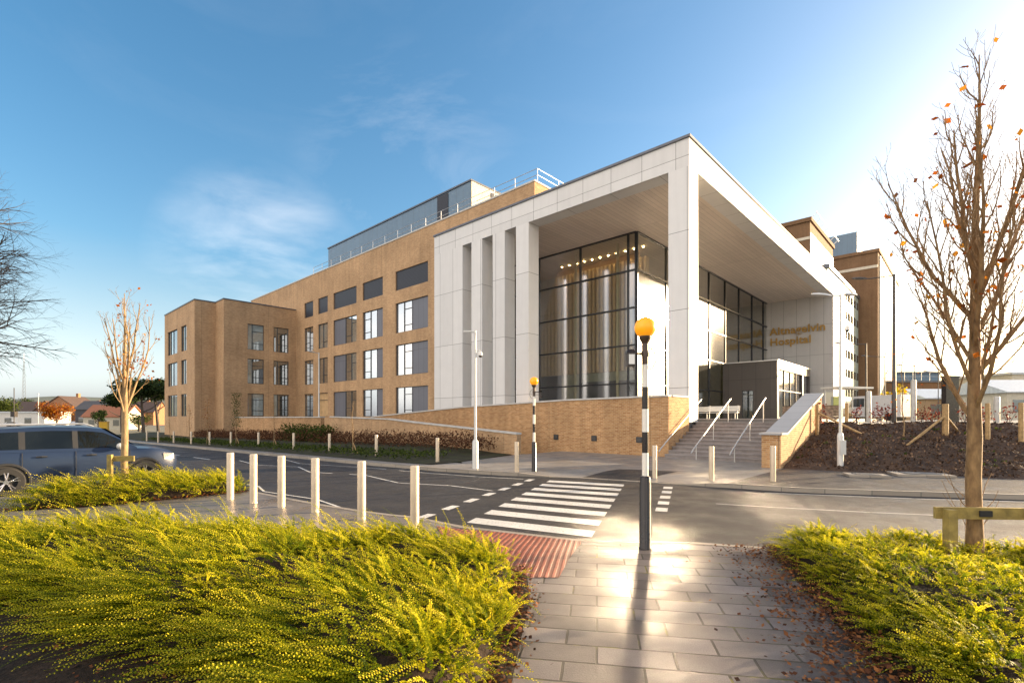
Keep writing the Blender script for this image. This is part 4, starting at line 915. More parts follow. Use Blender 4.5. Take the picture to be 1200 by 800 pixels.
# hedges (uncountable small twigs) and shrubs
def hedge(name, label, u0, u1, v0, v1, z0, h, n, mat, ls, seed):
    r = np.random.default_rng(seed); u = r.uniform(u0, u1, n); v = r.uniform(v0, v1, n); k = (.72 + .28*np.sin(u*2.2+v)*np.sin(u*.9)); z = z0 - .012*np.clip(u-16, 0, 50) + r.uniform(.03, 1, n)**.8*h*k
    P = np.stack([AU[0]*u+BU[0]*v, AU[1]*u+BU[1]*v, z], 1); d = nrm(r.normal(size=(n, 3)) + [0, 0, .7]); s = r.uniform(ls*.6, ls*1.5, n)[:, None]; w = nrm(np.cross(d, r.normal(size=(n, 3))))*s*.3
    o = leaves_mesh(name, P, None, d*s, w, r.random(n), mat); return tag(o, label, 'hedge', kind='stuff')
hedge('hedge', 'straggly red brown hedge along the foot of the low brick walls', 17.6, 64, 16.3, 18.1, .22, 1.05, 15000, BROWN, .11, 3)
hedge('ground_cover', 'sparse green ground cover behind the far kerb', 17.5, 66, 12.4, 15.2, .08, .26, 7000, GREEN, .12, 4)
hedge('shrubs', 'dark green shrubs by the garden wall next to the pale lamp post', 34, 41, 16.6, 18.2, .2, 1.5, 3500, GREEN, .14, 6)
def bushlet(name, label, x, y, z, r, h, n, mat, ls, seed, group=None, cat='shrub'):
    g = np.random.default_rng(seed); t = thing(name, label, cat, (x, y, z), 0, group)
    q = nrm(g.normal(size=(n, 3)))*(g.random((n, 1))**.45); P = q*[r, r, h*.5] + [0, 0, h*.52]; P = P + .25*r*np.sin(P[:, [1, 2, 0]]*9/r*.5)
    leafset('foliage', P, (ls*.6, ls*1.4), mat, t, g, .2)
    m = MB(); rr = random.Random(seed)
    for k in range(5): limb(m, rr, (0, 0, -.1), (rr.gauss(0, .4), rr.gauss(0, .4), 1), h*.8, .02*h, .006*h, 5, .2, .1, 4)
    m.build('stems', BARKD, t); return t
for i, (px, D) in enumerate([(1004, 24.5), (1026, 25), (1040, 24.8), (1080, 25.2), (1092, 24.5), (1131, 25), (1146, 24.3), (1156, 24.8), (1182, 24.6)]):
    bushlet('red_shrub', f'{ORD[i]} red leaved shrub from the stair wall along the top of the soil bank', (px-600)/583*D, D, 1.55, .36, .85+.2*((i*7) % 3)/2, 90, LEAFR, .10, 80+i, 'red shrubs along the bank top')
bushlet('red_shrub', 'red shrub against the foot of the stair cheek wall', 13.6, 22.2, 1.35, .45, 1.2, 150, LEAFR, .10, 99)
bushlet('yellow_tree', 'bright yellow autumn bush beyond the tall dark post', 38.5, 50, 1.6, 1.3, 3.3, 900, YELL, .3, 100, None, 'tree')

# ------------------------------------------------------------------ timber stakes
def post(name, label, x, y, z, h, r, group=None, braces=()):
    t = thing(name, label, 'stake', (x, y, z), 0, group); m = MB(); m.lathe([(r, -.3), (r, h-.03), (r*.85, h), (0, h)], 10); m.build('post', WOOD, t, smooth=40)
    for dx, dy, z0 in braces: m = MB(); m.tube([(0, 0, z0), (dx, dy, -.1)], .045, 7); m.build('brace', WOOD, t)
    return t
sg = 'timber stakes on the soil bank'
post('timber_stake', 'short timber stake on the soil bank close to the stair wall, with sloping brace', 13.0, 21.2, 1.05, 1.35, .07, sg, [(1.5, -1.2, 1.0)])
post('timber_stake', 'plain timber stake between the double street lamp and the stair wall stake', 15.4, 22.9, 1.2, 1.3, .07, sg)
post('timber_stake', 'thick timber stake with two sloping braces on the middle of the soil bank', 16.55, 19.0, .80, 1.55, .10, sg, [(-1.9, -.4, 1.1), (1.5, .6, 1.1)])
post('timber_stake', 'timber stake on the bank right of the street tree trunk', 17.3, 18.1, 1.0, 1.35, .07, sg)
post('timber_stake', 'timber stake at the far right end of the soil bank', 17.9, 17.5, 1.0, 1.35, .07, sg)
t = thing('tree_guard', 'weathered timber rail on posts holding the bare street tree', 'tree guard', (5.27, 6.02, 0), R(-4))
for x in (.03, 1.0):
    m = MB(); m.hexa([(x-.052, -.05, -.1), (x+.052, -.05, -.1), (x+.052, .05, -.1), (x-.052, .05, -.1)], [(x-.052, -.05, .70), (x+.052, -.05, .70), (x+.052, .05, .70), (x-.052, .05, .70)]); m.build('post', WOODG, t)
m = MB(); m.box(-.09, 1.2, .052, .10, .575, .715); m.build('rail', WOODG, t)
m = MB(); m.tube([(.475 + .10*math.cos(a), .175 + .10*math.sin(a), .645) for a in fr(-2.9, 3.2, 14)], .018, 6); m.box(.40, .54, .03, .05, .61, .68); m.build('tie', RUBBER, t)
t = thing('tree_guard', 'short timber stake and rail tied to the young tree by the car', 'tree guard', (-8.75, 11.35, 0), R(10)); m = MB(); m.box(-.42, -.33, -.04, .04, -.1, .98); m.build('post', WOODG, t); m = MB(); m.box(-.45, .08, .05, .10, .82, .94); m.build('rail', WOODG, t)

# manhole covers set into the foot of the bank
for px, py, w_, l in [(1015, 555, .45, 'small square manhole cover in the pavement at the foot of the bank'), (1078, 554, .62, 'large concrete framed manhole cover at the foot of the bank')]:
    D = 1.72*583/(py-490); x = (px-600)/583*D; t = thing('manhole_cover', l, 'manhole', (x, D, .07), R(-20)); m = MB(); m.box(-w_*1.2, w_*1.2, -w_*.8, w_*.8, -.2, 0.0); m.build('surround', KERB, t); m = MB(); m.box(-w_*.75, w_*.75, -w_*.5, w_*.5, .001, .015); m.build('lid', DARKM, t)
# black totem sign
t = thing('totem_sign', 'tall black totem sign with a blue panel behind the bare tree', 'sign', (22.9, 26, 1.58), R(12)); m = MB(); m.box(-.42, .42, -.12, .12, 0, 2.35); m.build('body', BLACK, t); m = MB(); m.box(-.34, -.12, -.125, -.121, 1.98, 2.2); m.build('blue_panel', plain('sign_blue', (.12, .32, .55), .5), t); m = MB(); m.box(-.46, .46, -.15, .15, 2.351, 2.43); m.build('cap', DARKM, t)
# white gate bollards and shelter on the plateau
for i, (px, D, h, l) in enumerate([(1018, 28, 1.75, 'stout pale post at the end of the glass shelter'), (1070.5, 27, 2.3, 'tall pale post between the dark pole and the totem'), (1168, 26, 1.35, 'low pale post right of the bare tree')]):
    o = MB().lathe([(.13, -.2), (.13, h-.05), (.10, h), (0, h+.02)], 14).build('pale_post', POSTG, smooth=40); o.location = ((px-600)/583*D, D, 1.58); tag(o, l, 'post', 'pale posts on the plateau')
t = thing('glass_shelter', 'small glass shelter with flat roof beyond the stair wall', 'shelter', (22.6, 33.5, 1.58), R(20)); m = MB()
for x in (-1.3, 0, 1.3): m = MB(); m.tube([(x, .6, 0), (x, .6, 2.2)], .04, 6); m.build('upright', GALV, t)
m = MB(); m.box(-1.5, 1.5, -.7, .8, 2.2, 2.32); m.build('roof', GALV, t); m = MB(); m.q((-1.3, .62, .3), (1.3, .62, .3), (1.3, .62, 2.0), (-1.3, .62, 2.0)); m.build('glass', GLASSC, t); m = MB(); m.box(-.6, 0, .5, .56, .5, 1.7); m.build('notice_board', plain('notice_green', (.45, .5, .15), .5), t); m = MB(); m.box(-1.2, 1.2, .1, .45, .42, .48); m.build('bench_seat', WOOD, t)

# ------------------------------------------------------------------ vehicles
PAINTB, t_, b_ = newmat('car_paint_blue'); setp(t_, b_, Base_Color=(.012, .026, .062), Roughness=.4, Metallic=.1); b_.inputs['Coat Weight'].default_value = .2; b_.inputs['Coat Roughness'].default_value = .04
PAINTW = plain('car_paint_white', (.7, .7, .7), .25, coat=1, var=.03)
PAINTS = plain('car_paint_silver', (.42, .44, .46), .3, .5, coat=1, var=.03)
CGLASS = paneglass('car_glass', (.012, .016, .018), .01, .22)
PLAS = plain('black_plastic', (.02, .021, .023), .6)
CHROME = plain('alloy_rim', (.6, .6, .62), .25, .9)
HEADL = paneglass('headlight_lens', (.55, .55, .5), .35)
def car(name, label, cat, loc, rz, paint, group=None, detail=True):
    t = thing(name, label, cat, loc, rz, group)
    S = [(-2.15, .42, .92, .70), (-2.08, .34, 1.00, .79), (-1.85, .30, 1.05, .86), (-1.4, .27, 1.06, .895), (-.8, .25, 1.05, .90), (0, .25, 1.04, .90), (.7, .25, 1.03, .90), (1.05, .26, 1.03, .895), (1.4, .27, 1.01, .885), (1.75, .29, .97, .86), (2.0, .32, .90, .80), (2.12, .36, .80, .70), (2.17, .42, .72, .60)]
    m = MB(); V = []; NP = 0
    for x, zb, zt, w in S:
        half = [(w*.90, zb), (w*.985, zb+.12), (w, zb+.3), (w*.985, lerp(zb, zt, .72)), (w*.955, zt-.06), (w*.90, zt), (w*.5, zt+.035), (0, zt+.045)]
        sec = [(x, -a, z) for a, z in half] + [(x, a, z) for a, z in half[-2::-1]]; NP = len(sec); V += sec
    F = [(i*NP+j, i*NP+j+1, (i+1)*NP+j+1, (i+1)*NP+j) for i in range(len(S)-1) for j in range(NP-1)] + [((i+1)*NP, (i+1)*NP+NP-1, i*NP+NP-1, i*NP) for i in range(len(S)-1)] + [tuple(range(NP)), tuple(range((len(S)-1)*NP, len(S)*NP))[::-1]]
    m.idx(V, F)
    # greenhouse
    G = [(-2.02, 1.04, .80, 1.05), (-1.72, 1.50, .64, 1.05), (-1.45, 1.595, .62, 1.05), (-.6, 1.64, .61, 1.04), (.15, 1.62, .61, 1.03), (.5, 1.56, .62, 1.03), (1.18, 1.06, .74, 1.03)]
    V = []
    for x, zr, w, zb in G:
        f = min(1, max(0, (zr-zb)/.55)); hw = lerp(.84, w, f)
        sec = [(x, -.85, zb-.03), (x, -lerp(.85, hw, .92), lerp(zb, zr, .86)), (x, -hw*.93, zr-.015*f), (x, 0, zr+.03*f)]; sec = sec + [(a, -b, c) for a, b, c in sec[-2::-1]]; V += sec
    F = [(i*7+j, i*7+j+1, (i+1)*7+j+1, (i+1)*7+j) for i in range(len(G)-1) for j in range(6)]; m.idx(V, F)
    m.build('body', paint, t, smooth=38)
    def gpt(x, s, side):
        for (xa, ra, wa, ba), (xb, rb, wb, bb) in zip(G, G[1:]):
            if x <= xb: break
        k = min(1, max(0, (x-xa)/(xb-xa))); zr, w, zb = lerp(ra, rb, k), lerp(wa, wb, k), lerp(ba, bb, k); 
        fa, fb = [min(1, max(0, (r_-b_)/.55)) for r_, b_ in ((ra, ba), (rb, bb))]; hw = lerp(lerp(.84, wa, fa), lerp(.84, wb, fb), k)
        return (x, side*(lerp(.85, lerp(.85, hw, .92), s) + .007), lerp(zb-.03, lerp(zb, zr, .86), s) + .0)
    for side in (-1, 1):
        for xa, xb, ta, tb in ((-1.78, -1.12, .55, .0), (-1.0, -.14, 0, 0), (-.03, .98, 0, .62)):
            g = MB(); n = 6
            for k in range(n):
                x0, x1 = lerp(xa, xb, k/n), lerp(xa, xb, (k+1)/n)
                lo = .14; top = lambda x: .95
                g.q(gpt(x0, lo, side), gpt(x1, lo, side), gpt(x1, .95, side), gpt(x0, .95, side))
            g.build('side_window', CGLASS, t)
        for xa, xb in ((-1.118, -1.002), (-.138, -.032)): g = MB(); g.q(gpt(xa, .14, side), gpt(xb, .14, side), gpt(xb, .95, side), gpt(xa, .95, side)); g.build('door_pillar', PLAS, t)
        for xs_ in (-1.06, -.085, 1.02):
            g = MB(); g.tube([(xs_, side*(.905 if xs_ < 1 else .90), .36), (xs_, side*.912, .62), (xs_, side*.90, .86), (xs_, side*.868, 1.0)], .007, 4); g.build('door_seam', RUBBER, t)
        for xc in (-.72, .22): m = MB(); m.tube([(xc-.1, side*.905, .90), (xc, side*.925, .905), (xc+.1, side*.905, .90)], .018, 6); m.build('door_handle', PLAS, t)
        m = MB(); m.sphere((.78, side*1.0, 1.10), .12, 12, 8, .6, 1.0, .72); m.tube([(.8, side*.85, 1.05), (.8, side*.95, 1.07)], .03, 6); m.build('wing_mirror', GALV if paint is PAINTB else paint, t, smooth=60)
        m = MB(); m.tube([(-1.55, side*.58, 1.62), (-1.45, side*.58, 1.68), (.1, side*.58, 1.70), (.3, side*.58, 1.63)], .02, 6); m.build('roof_rail', STEEL, t)
        m = MB(); m.prism([(1.80, side*.80, .70), (2.06, side*.70, .70), (2.05, side*.69, .84), (1.78, side*.80, .86)], (0, side*.055, 0)); m.build('headlight', HEADL, t)
        m = MB(); m.box(-1.0, 1.0, side*.875-.035, side*.875+.035, .24, .36); m.build('sill_trim', PLAS, t)
        for xc in (-1.33, 1.34):
            yo = side*.905; m = MB(); arc = fr(-.12, math.pi+.12, 16)
            m.tube([(xc + .41*math.cos(a), yo, .335 + .41*math.sin(a)) for a in arc], .035, 6); m.build('wheel_arch', PLAS, t)
            m = MB(); m.prism([(xc + .395*math.cos(a), side*.80, .335 + .395*math.sin(a)) for a in fr(0, 6.283, 24)[:-1]], (0, side*.112, 0)); m.build('wheel_well', RUBBER, t)
            w = MB(); prof = [(.20, -.10), (.315, -.10), (.338, -.07), (.338, .07), (.315, .10), (.20, .10)]
            n = 28
            for r_, d_ in prof:
                pass
            V = [(xc + r_*math.cos(2*math.pi*j/n), side*.86 + d_*1.0, .335 + r_*math.sin(2*math.pi*j/n)) for r_, d_ in prof for j in range(n)]
            w.idx(V, [(i*n+j, i*n+(j+1)%n, (i+1)*n+(j+1)%n, (i+1)*n+j) for i in range(5) for j in range(n)]); wo = w.build('wheel', RUBBER, t, smooth=40)
            r = MB(); yy = side*.945
            for k in range(5):
                for da in (-.16, .16):
                    a = 2*math.pi*k/5 + .3; r.tube([(xc + .04*math.cos(a), yy, .335 + .04*math.sin(a)), (xc + .225*math.cos(a+da), yy+side*.008, .335 + .225*math.sin(a+da))], .016, 5)
            r.tube([(xc + .225*math.cos(a), yy, .335 + .225*math.sin(a)) for a in fr(0, 6.283, 24)], .017, 6); r.tube([(xc, yy-side*.03, .335), (xc, yy+side*.015, .335)], .05, 10); r.build('rim', CHROME, wo)
    m = MB(); m.q((.53, -.58, 1.555), (.53, .58, 1.555), (1.14, .70, 1.105), (1.14, -.70, 1.105)); 
    for v_ in range(4): m.v[v_] = (m.v[v_][0]+.012, m.v[v_][1], m.v[v_][2]+.016)
    m.build('windscreen', CGLASS, t); m = MB(); m.q((-1.76, -.56, 1.47), (-1.76, .56, 1.47), (-2.0, .66, 1.12), (-2.0, -.66, 1.12))
    for v_ in range(4): m.v[v_] = (m.v[v_][0]-.02, m.v[v_][1], m.v[v_][2]+.01)
    m.build('rear_window', CGLASS, t)
    m = MB(); m.box(2.12, 2.20, -.5, .5, .42, .66); m.build('grille', PLAS, t)
    return t
suv = car('parked_car', 'blue estate car with roof rails parked behind the golden shrubs', 'car', W(17.6, 1.84, zs(17.6)-.02), TH, PAINTB)
def far_car(label, x, y, rz, paint, i):
    t = thing('distant_car', label, 'car', (x, y, -.58), rz, 'cars in the distant car park'); m = MB()
    m.prism([(-2.1, -.85, .25), (2.1, -.85, .25), (2.15, -.85, .7), (1.2, -.85, .9), (.5, -.85, 1.4), (-1.3, -.85, 1.45), (-2.0, -.85, .95)], (0, 1.7, 0)); m.build('body', paint, t)
    m = MB(); m.prism([(-1.7, -.86, .95), (1.0, -.86, .93), (.45, -.86, 1.34), (-1.25, -.86, 1.38)], (0, 1.72, 0)); m.build('windows', CGLASS, t)
    for xc in (-1.3, 1.3): m = MB(); m.tube([(xc, -.87, .32), (xc, .87, .32)], .32, 12); m.build('wheel', RUBBER, t)
    return t
fcs = ['white', 'silver', 'white', 'blue', 'silver', 'white', 'silver', 'blue', 'white', 'silver']
for i, c in enumerate(fcs):
    x = -150 + i*11.2 + (i % 3)*1.5; y = 150 + (i*37 % 30); far_car(f'{ORD[i]} car from the radio mast in the distant car park, {c}', x, y, .2 + (i % 2)*1.5, {'white': PAINTW, 'silver': PAINTS, 'blue': PAINTB}[c], i)
t = thing('parked_van', 'white van parked beyond the red shrubs by the sage clinic', 'van', (32.5, 44.5, 1.58), R(115)); m = MB()
m.prism([(-2.5, -.95, .35), (2.5, -.95, .35), (2.5, -.95, 1.05), (1.9, -.95, 1.25), (1.3, -.95, 2.2), (-2.5, -.95, 2.25)], (0, 1.9, 0)); m.build('body', PAINTW, t); m = MB(); m.prism([(.4, -.955, 1.25), (1.75, -.955, 1.25), (1.25, -.955, 2.0), (.4, -.955, 2.0)], (0, 1.91, 0)); m.build('cab_windows', CGLASS, t)
for xc in (-1.6, 1.6): m = MB(); m.tube([(xc, -.97, .36), (xc, .97, .36)], .36, 14); m.build('wheel', RUBBER, t)
t = dup(t, (42.5, 62, 1.58), R(20), 'white van parked in front of the low station building')

# ------------------------------------------------------------------ far right buildings
def shed(name, label, cat, px0, px1, D, z1, wall, roof, dep=12, z0=1.5, pitch=0, wins=0, over=.4):
    x0, x1 = (px0-600)/583*D, (px1-600)/583*D; t = thing(name, label, cat, ((x0+x1)/2, D, z0), 0); w = (x1-x0)/2; h = z1-z0; m = MB(); m.box(-w, w, 0, dep, -.5, h); m.build('wall', wall, t); m = MB()
    if pitch: m.prism([(-w-over, -over, h), (-w-over, dep+over, h), (-w-over, dep+over, h+.15), (-w-over, dep/2, h+pitch), (-w-over, -over, h+.15)], (2*w+2*over, 0, 0))
    else: m.box(-w-over, w+over, -over, dep+over, h, h+.4)
    m.build('roof', roof, t)
    for k in range(wins):
        m = MB(); c = -w + 2*w*(k+.5)/wins; m.box(c-w/wins*.55, c+w/wins*.55, -.06, -.02, h*.3, h*.75); m.build('window', PANE, t)
    return t
WROOF = plain('pale_metal_roof', (.50, .54, .56), .35, .2); CREAM = plain('cream_render', (.52, .48, .38), .8); TAN = plain('tan_render', (.36, .25, .15), .85)
shed('grey_building', 'grey clad upper building behind the brown brick block', 'building', 1048, 1101, 135, 14.0, PLANT, CAPM, 20)
shed('brick_block', 'long low brown brick block in the far right background', 'building', 1036, 1187, 118, 10.3, BRICKD, CAPM, 12, wins=6)
shed('station_building', 'low tan station building with pale metal roof', 'building', 1085, 1180, 80, 4.9, TAN, WROOF, 9, pitch=1.9, wins=4)
shed('canopy_building', 'pale building with metal roof at the right edge behind the tree', 'building', 1180, 1300, 70, 5.4, CREAM, WROOF, 10, pitch=2.2, wins=4)
shed('tall_cream_building', 'cream building with flat pale roof above the station', 'building', 1186, 1290, 95, 10.2, CREAM, WROOF, 12, wins=3)
m = MB()
for k in range(14): m.tube([(k*2.0, 0, 0), (k*2.0, 0, 2.0)], .05, 4)
for z in (1.0, 2.0): m.tube([(0, 0, z), (26, 0, z)], .05, 4)
o = m.build('roof_fence', STEEL); o.location = (89, 117.9, 10.7); tag(o, 'thin railing along the top of the brown brick block', 'railing')

# ------------------------------------------------------------------ far left town
TILE = plain('roof_tile', (.085, .055, .045), .8, var=.2); TILEG = plain('slate_roof', (.07, .07, .075), .7); HBR = plain('house_brick', (.32, .15, .075), .85, var=.15)
def house(label, px, D, w, d, h, rh, wall, roof, rz=0):
    t = thing('house', label, 'house', ((px-600)/583*D, D, -.85), rz, 'houses beyond the car park'); m = MB(); m.box(-w/2, w/2, -d/2, d/2, -.5, h); m.prism([(-w/2, -d/2+.02, h), (-w/2, d/2-.02, h), (-w/2, 0, h+rh-.1)], (w, 0, 0)); m.build('wall', wall, t)
    m = MB(); e = .35
    for s in (-1, 1): m.prism([(-w/2-e, s*(d/2+e), h-.1), (-w/2-e, s*(d/2+e), h+.12), (-w/2-e, 0, h+rh+.12), (-w/2-e, 0, h+rh-.1)], (w+2*e, 0, 0))
    r = m.build('roof', roof, t); m = MB(); m.box(w*.22, w*.22+.9, -.4, .4, h+rh*.5, h+rh+1.2); m.build('chimney', wall, r)
    for k in (-1, 0, 1):
        f = MB(); f.box(k*w*.3-.65, k*w*.3+.65, -d/2-.05, -d/2-.01, h*.3, h*.3+1.4); f.build('window', PANE, t)
    return t
house('brick house with wide brown gable facing the car park, right of the orange tree', 84, 165, 9, 16, 4.6, 5.2, HBR, TILE, R(88))
house('smaller brick gabled house behind the orange tree', 66, 190, 8, 12, 4.4, 4.8, HBR, TILE, R(84))
house('long brown roofed house above the white hall', 47, 225, 24, 10, 5.5, 4.6, HBR, TILE, R(4))
house('red brick terrace with tiled roof left of the pine', 104, 210, 16, 9, 4.8, 4.2, HBR, TILE, R(6))
house('dark slate roofed house left of the pine trees', 117, 150, 8, 8, 5.2, 2.6, plain('dark_render', (.06, .06, .07), .7), TILEG, R(5))
house('small orange roofed house seen under the pine', 134, 120, 9, 7, 3.0, 2.8, CREAM, plain('orange_tile', (.32, .12, .06), .8), R(5))
house('far left brown roofed house behind the autumn tree', 22, 245, 22, 10, 5.0, 4.4, HBR, TILE, R(-5))
house('brown roofed house standing behind the pines', 160, 200, 20, 9, 5.0, 4.4, HBR, TILE, 0)
t = thing('white_hall', 'long low white flat roofed hall with dark openings behind the car', 'hall', ((25-600)/583*150, 150, -.85), 0); m = MB(); m.box(-13, 7, 0, 9, -.5, 4.3); m.build('wall', plain('white_render', (.62, .6, .55), .8), t); m = MB(); m.box(-13.3, 7.3, -.3, 9.3, 4.3, 4.7); m.build('roof', WROOF, t)
for x in (-9, -4, 2): m = MB(); m.box(x-1.0, x+1.0, -.08, -.02, .6, 2.8); m.build('window', PANE, t)
t = thing('radio_mast', 'tall thin lattice radio mast above the distant roofs', 'mast', ((28-600)/583*240, 240, -.85), .3); m = MB()
for a in range(3):
    an = a*2.094; m.tube([(1.1*math.cos(an), 1.1*math.sin(an), 0), (.25*math.cos(an), .25*math.sin(an), 30)], .05, 4)
m.build('legs', POLE, t); m = MB()
for k in range(16):
    z = k*1.8; rr_ = lerp(1.1, .25, z/30)
    for a in range(3):
        p = a*2.094; q = (a+1)*2.094; m.tube([(rr_*math.cos(p), rr_*math.sin(p), z), (rr_*.95*math.cos(q), rr_*.95*math.sin(q), z+1.8)], .022, 3)
m.build('bracing', POLE, t); m = MB(); m.tube([(0, 0, 30), (0, 0, 34)], .07, 4); m.build('aerial', STEEL, t)
def crown_tree(name, label, px, D, h, r, n, mat, ls, seed, z=-.85, trunk=.3, flat=1.0, lobes=9, group=None):
    g = np.random.default_rng(seed); t = thing(name, label, 'tree', ((px-600)/583*D, D, z), 0, group); L = []
    for k in range(lobes):
        c = nrm(g.normal(size=3))*g.uniform(.35, .75)*np.array([r, r, h*.28*flat]) + [0, 0, h*.64]; s = r*g.uniform(.35, .6); q = nrm(g.normal(size=(n//lobes, 3)))*(g.random((n//lobes, 1))**.5); L.append(c + q*[s, s, s*.8*flat])
    leafset('crown', np.vstack(L), (ls*.6, ls*1.4), mat, t, g, .2); rr = random.Random(seed); m = MB(); pts, rad, dirs = limb(m, rr, (0, 0, -.5), (0, 0, 1), h*.7, trunk, trunk*.4, 6, .2, .05, 7)
    for k in range(6):
        p, i = at(pts, .4 + .1*k); limb(m, rr, p, (rr.gauss(0, 1), rr.gauss(0, 1), .8), r*.7, trunk*.4, .05, 4, .2, .1, 5)
    m.build('trunk', BARKD, t); return t
crown_tree('autumn_tree', 'round orange autumn tree beside the white hall', 66, 128, 6.8, 4.6, 2600, LEAFO, .35, 201)
crown_tree('autumn_tree', 'olive brown tree at the left edge above the white hall', 4, 200, 11.5, 7, 2400, GREEN, .55, 202)
crown_tree('green_tree', 'small dark green tree top beside the radio mast', 35, 260, 14.5, 5, 1500, PINE, .6, 203)
crown_tree('conifer', 'small dark conifer in front of the distant houses', 116, 110, 4.8, 1.6, 1500, PINE, .28, 204, flat=1.5)
for i, (px, D, h, r, fl, lab) in enumerate([(168, 80, 11.0, 4.2, .75, 'dark spreading pine at the left end of the brick wing'), (186, 88, 11.8, 4.0, .9, 'taller dark pine partly hidden behind the brick wing'), (143, 92, 9.2, 3.0, .7, 'lower dark pine leaning out left of the others')]):
    crown_tree('pine_tree', lab, px, D, h, r, 4200, PINE, .42, 210+i, -.6, .28, fl*.7, 22, 'pines beside the wing')
crown_tree('green_tree', 'yellow green bush below the pines', 163, 100, 3.6, 2.4, 1200, GREEN, .25, 231)
t = thing('grit_bin', 'yellow upright box at the roadside left of the young tree', 'box', ((122-600)/583*62, 62, -.6), R(20)); m = MB(); m.box(-.42, .42, -.3, .3, 0, 1.9); m.build('body', plain('yellow_plastic', (.62, .36, .02), .5), t); m = MB(); m.box(-.46, .46, -.34, .34, 1.901, 2.0); m.build('lid', plain('yellow_lid', (.5, .28, .02), .5), t)
for i, (px, D, h, l) in enumerate([(16.5, 120, 10.0, 'dark signal post with black head left of the white hall'), (45, 140, 9.5, 'thin pale post in front of the white hall')]):
    o = thing('pole', l, 'post', ((px-600)/583*D, D, -.85), 0); m = MB(); m.tube([(0, 0, 0), (0, 0, h)], .09, 6); m.build('shaft', POLE if i == 0 else GALV, o)
    if i == 0: m = MB(); m.box(-.5, .5, -.4, .4, 3.0, 4.3); m.build('signal_head', BLACK, o)
    else: m = MB(); m.box(-.5, .1, -.1, .1, h, h+.1); m.build('lamp_head', GALV, o)
# distant wooded hills
def ridge(name, D, a0, a1, f, col):
    mb = MB(); V = []; n = 70
    for k in range(n+1):
        a = lerp(a0, a1, k/n); h = f(a); x, y = math.sin(a), math.cos(a)
        for j, (dd, hh) in enumerate(((0, -12), (.05, h*.55), (.14, h), (.4, -12))): V.append((x*D*(1+dd), y*D*(1+dd), hh))
    mb.idx(V, [(k*4+j, (k+1)*4+j, (k+1)*4+j+1, k*4+j+1) for k in range(n) for j in range(3)]); o = mb.build(name, col, smooth=60); o['kind'] = 'structure'
ridge('hills', 900, R(-62), R(-8), lambda a: 33 + 6*math.sin(a*17) + 3*math.sin(a*41+1), plain('far_hill', (.10, .12, .10), .9, vscale=.01))
ridge('hills', 620, R(38), R(75), lambda a: 14 + 4*math.sin(a*13), plain('far_hill_right', (.12, .11, .09), .9, vscale=.01))
# ------------------------------------------------------------------ light, sky, camera
SUN = Vector((.932, .359, .2)).normalized(); EL = math.asin(SUN.z); AZ = math.atan2(SUN.x, SUN.y)
w = bpy.data.worlds.new('World'); sc.world = w; w.use_nodes = True; t = NT(w); bg = t.n['Background']
sk = t.node('ShaderNodeTexSky', sky_type='NISHITA', sun_disc=False, sun_elevation=EL, sun_rotation=AZ, altitude=50, air_density=1.0, dust_density=1.8, ozone_density=2.2)
d = t.coord('Generated')
def cloudmask(dx, dy, dz, s0, s1):
    n = Vector((dx, dy, dz)).normalized(); dp = t.node('ShaderNodeVectorMath', {0: d, 1: tuple(n)}, operation='DOT_PRODUCT').outputs['Value']
    return t.ramp(dp, [(s0, 0), (s1, 1)])
mp = t.node('ShaderNodeMapping', {'Vector': d, 'Scale': (1.0, 1.0, 2.6)}).outputs[0]
n1 = t.ramp(t.noise(mp, 5.2, 8, .56, .25), [(.38, 0), (.70, 1)]); n2 = t.ramp(t.noise(mp, 2.2, 9, .62, .8), [(.50, 0), (.78, 1)])
m1 = t.math('MULTIPLY', cloudmask(-.50, 1, .30, .984, .9996), n1); m2 = t.math('MULTIPLY', cloudmask(-.2, 1, .48, .975, .998), n2); m3 = t.math('MULTIPLY', n2, .02)
f = t.math('MAXIMUM', t.math('MULTIPLY', m1, .24), t.math('MAXIMUM', t.math('MULTIPLY', m2, .15), m3))
hs = t.node('ShaderNodeHueSaturation', {'Hue': .497, 'Saturation': 1.3, 'Value': 1.05, 'Color': sk.outputs[0]}).outputs[0]
sep = t.node('ShaderNodeSeparateXYZ', {0: d}).outputs[2]; bw = t.node('ShaderNodeRGBToBW', {0: hs}).outputs[0]
away = t.ramp(t.node('ShaderNodeVectorMath', {0: d, 1: tuple(SUN)}, operation='DOT_PRODUCT').outputs['Value'], [(.2, 1), (.8, .25)])
hz = t.math('MULTIPLY', t.ramp(sep, [(.0, .9), (.28, 0)]), away)
hs = t.mix(hz, hs, t.mix(1.0, bw, (1.02, 1.24, 1.50), 'MULTIPLY'))
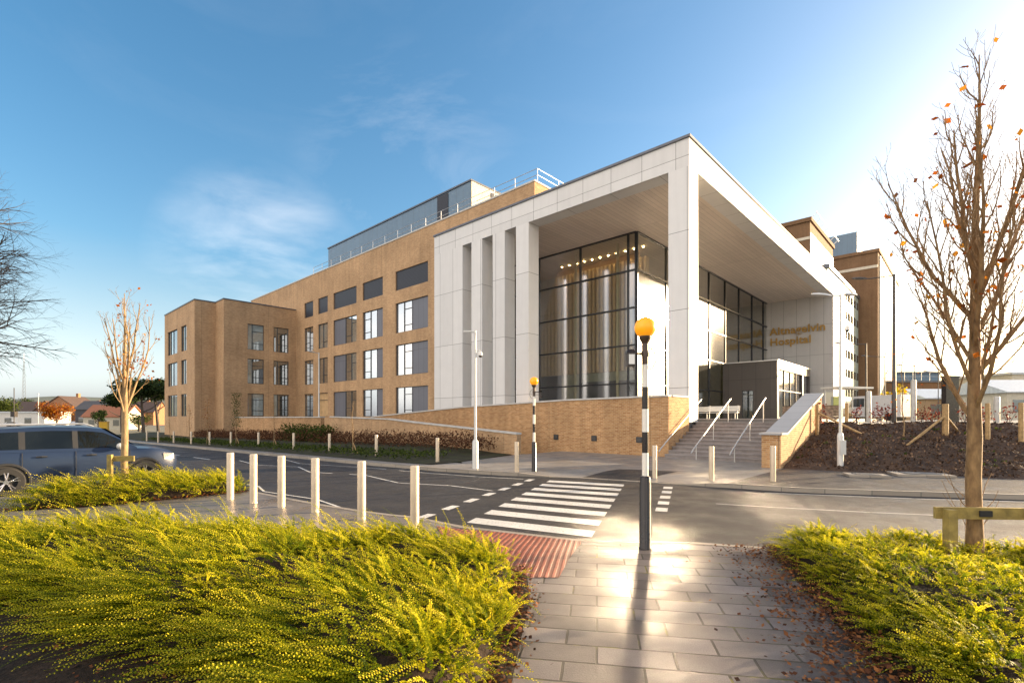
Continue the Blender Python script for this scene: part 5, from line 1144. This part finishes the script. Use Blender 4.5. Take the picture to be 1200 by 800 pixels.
c = t.mix(f, hs, (6.2, 6.2, 6.4))
# added bright cloud bank, unseen behind the camera, to fill the shaded fronts
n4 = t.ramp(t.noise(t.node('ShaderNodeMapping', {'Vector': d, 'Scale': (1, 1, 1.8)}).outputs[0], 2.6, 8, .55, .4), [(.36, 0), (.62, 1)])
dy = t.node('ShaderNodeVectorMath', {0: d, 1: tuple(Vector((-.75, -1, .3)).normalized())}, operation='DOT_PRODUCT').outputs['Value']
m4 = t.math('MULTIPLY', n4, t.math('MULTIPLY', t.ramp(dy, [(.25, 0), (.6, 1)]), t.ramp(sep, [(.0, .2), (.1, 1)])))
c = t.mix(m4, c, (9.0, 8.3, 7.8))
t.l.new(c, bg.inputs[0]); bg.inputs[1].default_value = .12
l = bpy.data.lights.new('sun', 'SUN'); l.energy = 5.0; l.angle = R(.5); l.color = (1, .80, .55); lo = bpy.data.objects.new('sun', l); COL.objects.link(lo); lo.rotation_euler = (-SUN).to_track_quat('-Z', 'Y').to_euler()
cam = bpy.data.cameras.new('camera'); co = bpy.data.objects.new('camera', cam); COL.objects.link(co); sc.camera = co
co.location = (0, 0, 1.8); co.rotation_euler = (math.pi/2, 0, 0); cam.lens = 17.49; cam.sensor_width = 36; cam.shift_y = .075; cam.clip_start = .05; cam.clip_end = 8000
sc.view_settings.view_transform = 'Standard'; sc.view_settings.look = 'None'; sc.view_settings.gamma = 1; sc.view_settings.exposure = 1.5; sc.view_settings.use_white_balance = True; sc.view_settings.white_balance_temperature = 7500; sc.view_settings.white_balance_tint = 13
cy = sc.cycles
cy.use_denoising = True; cy.denoiser = 'OPENIMAGEDENOISE'; cy.use_guiding = True; cy.use_surface_guiding = True; cy.guiding_training_samples = 128
cy.caustics_reflective = True; cy.caustics_refractive = False; cy.blur_glossy = 0; cy.sample_clamp_indirect = 0; cy.use_adaptive_sampling = False
cy.max_bounces = 8; cy.diffuse_bounces = 4; cy.glossy_bounces = 4; cy.transmission_bounces = 6; cy.transparent_max_bounces = 12
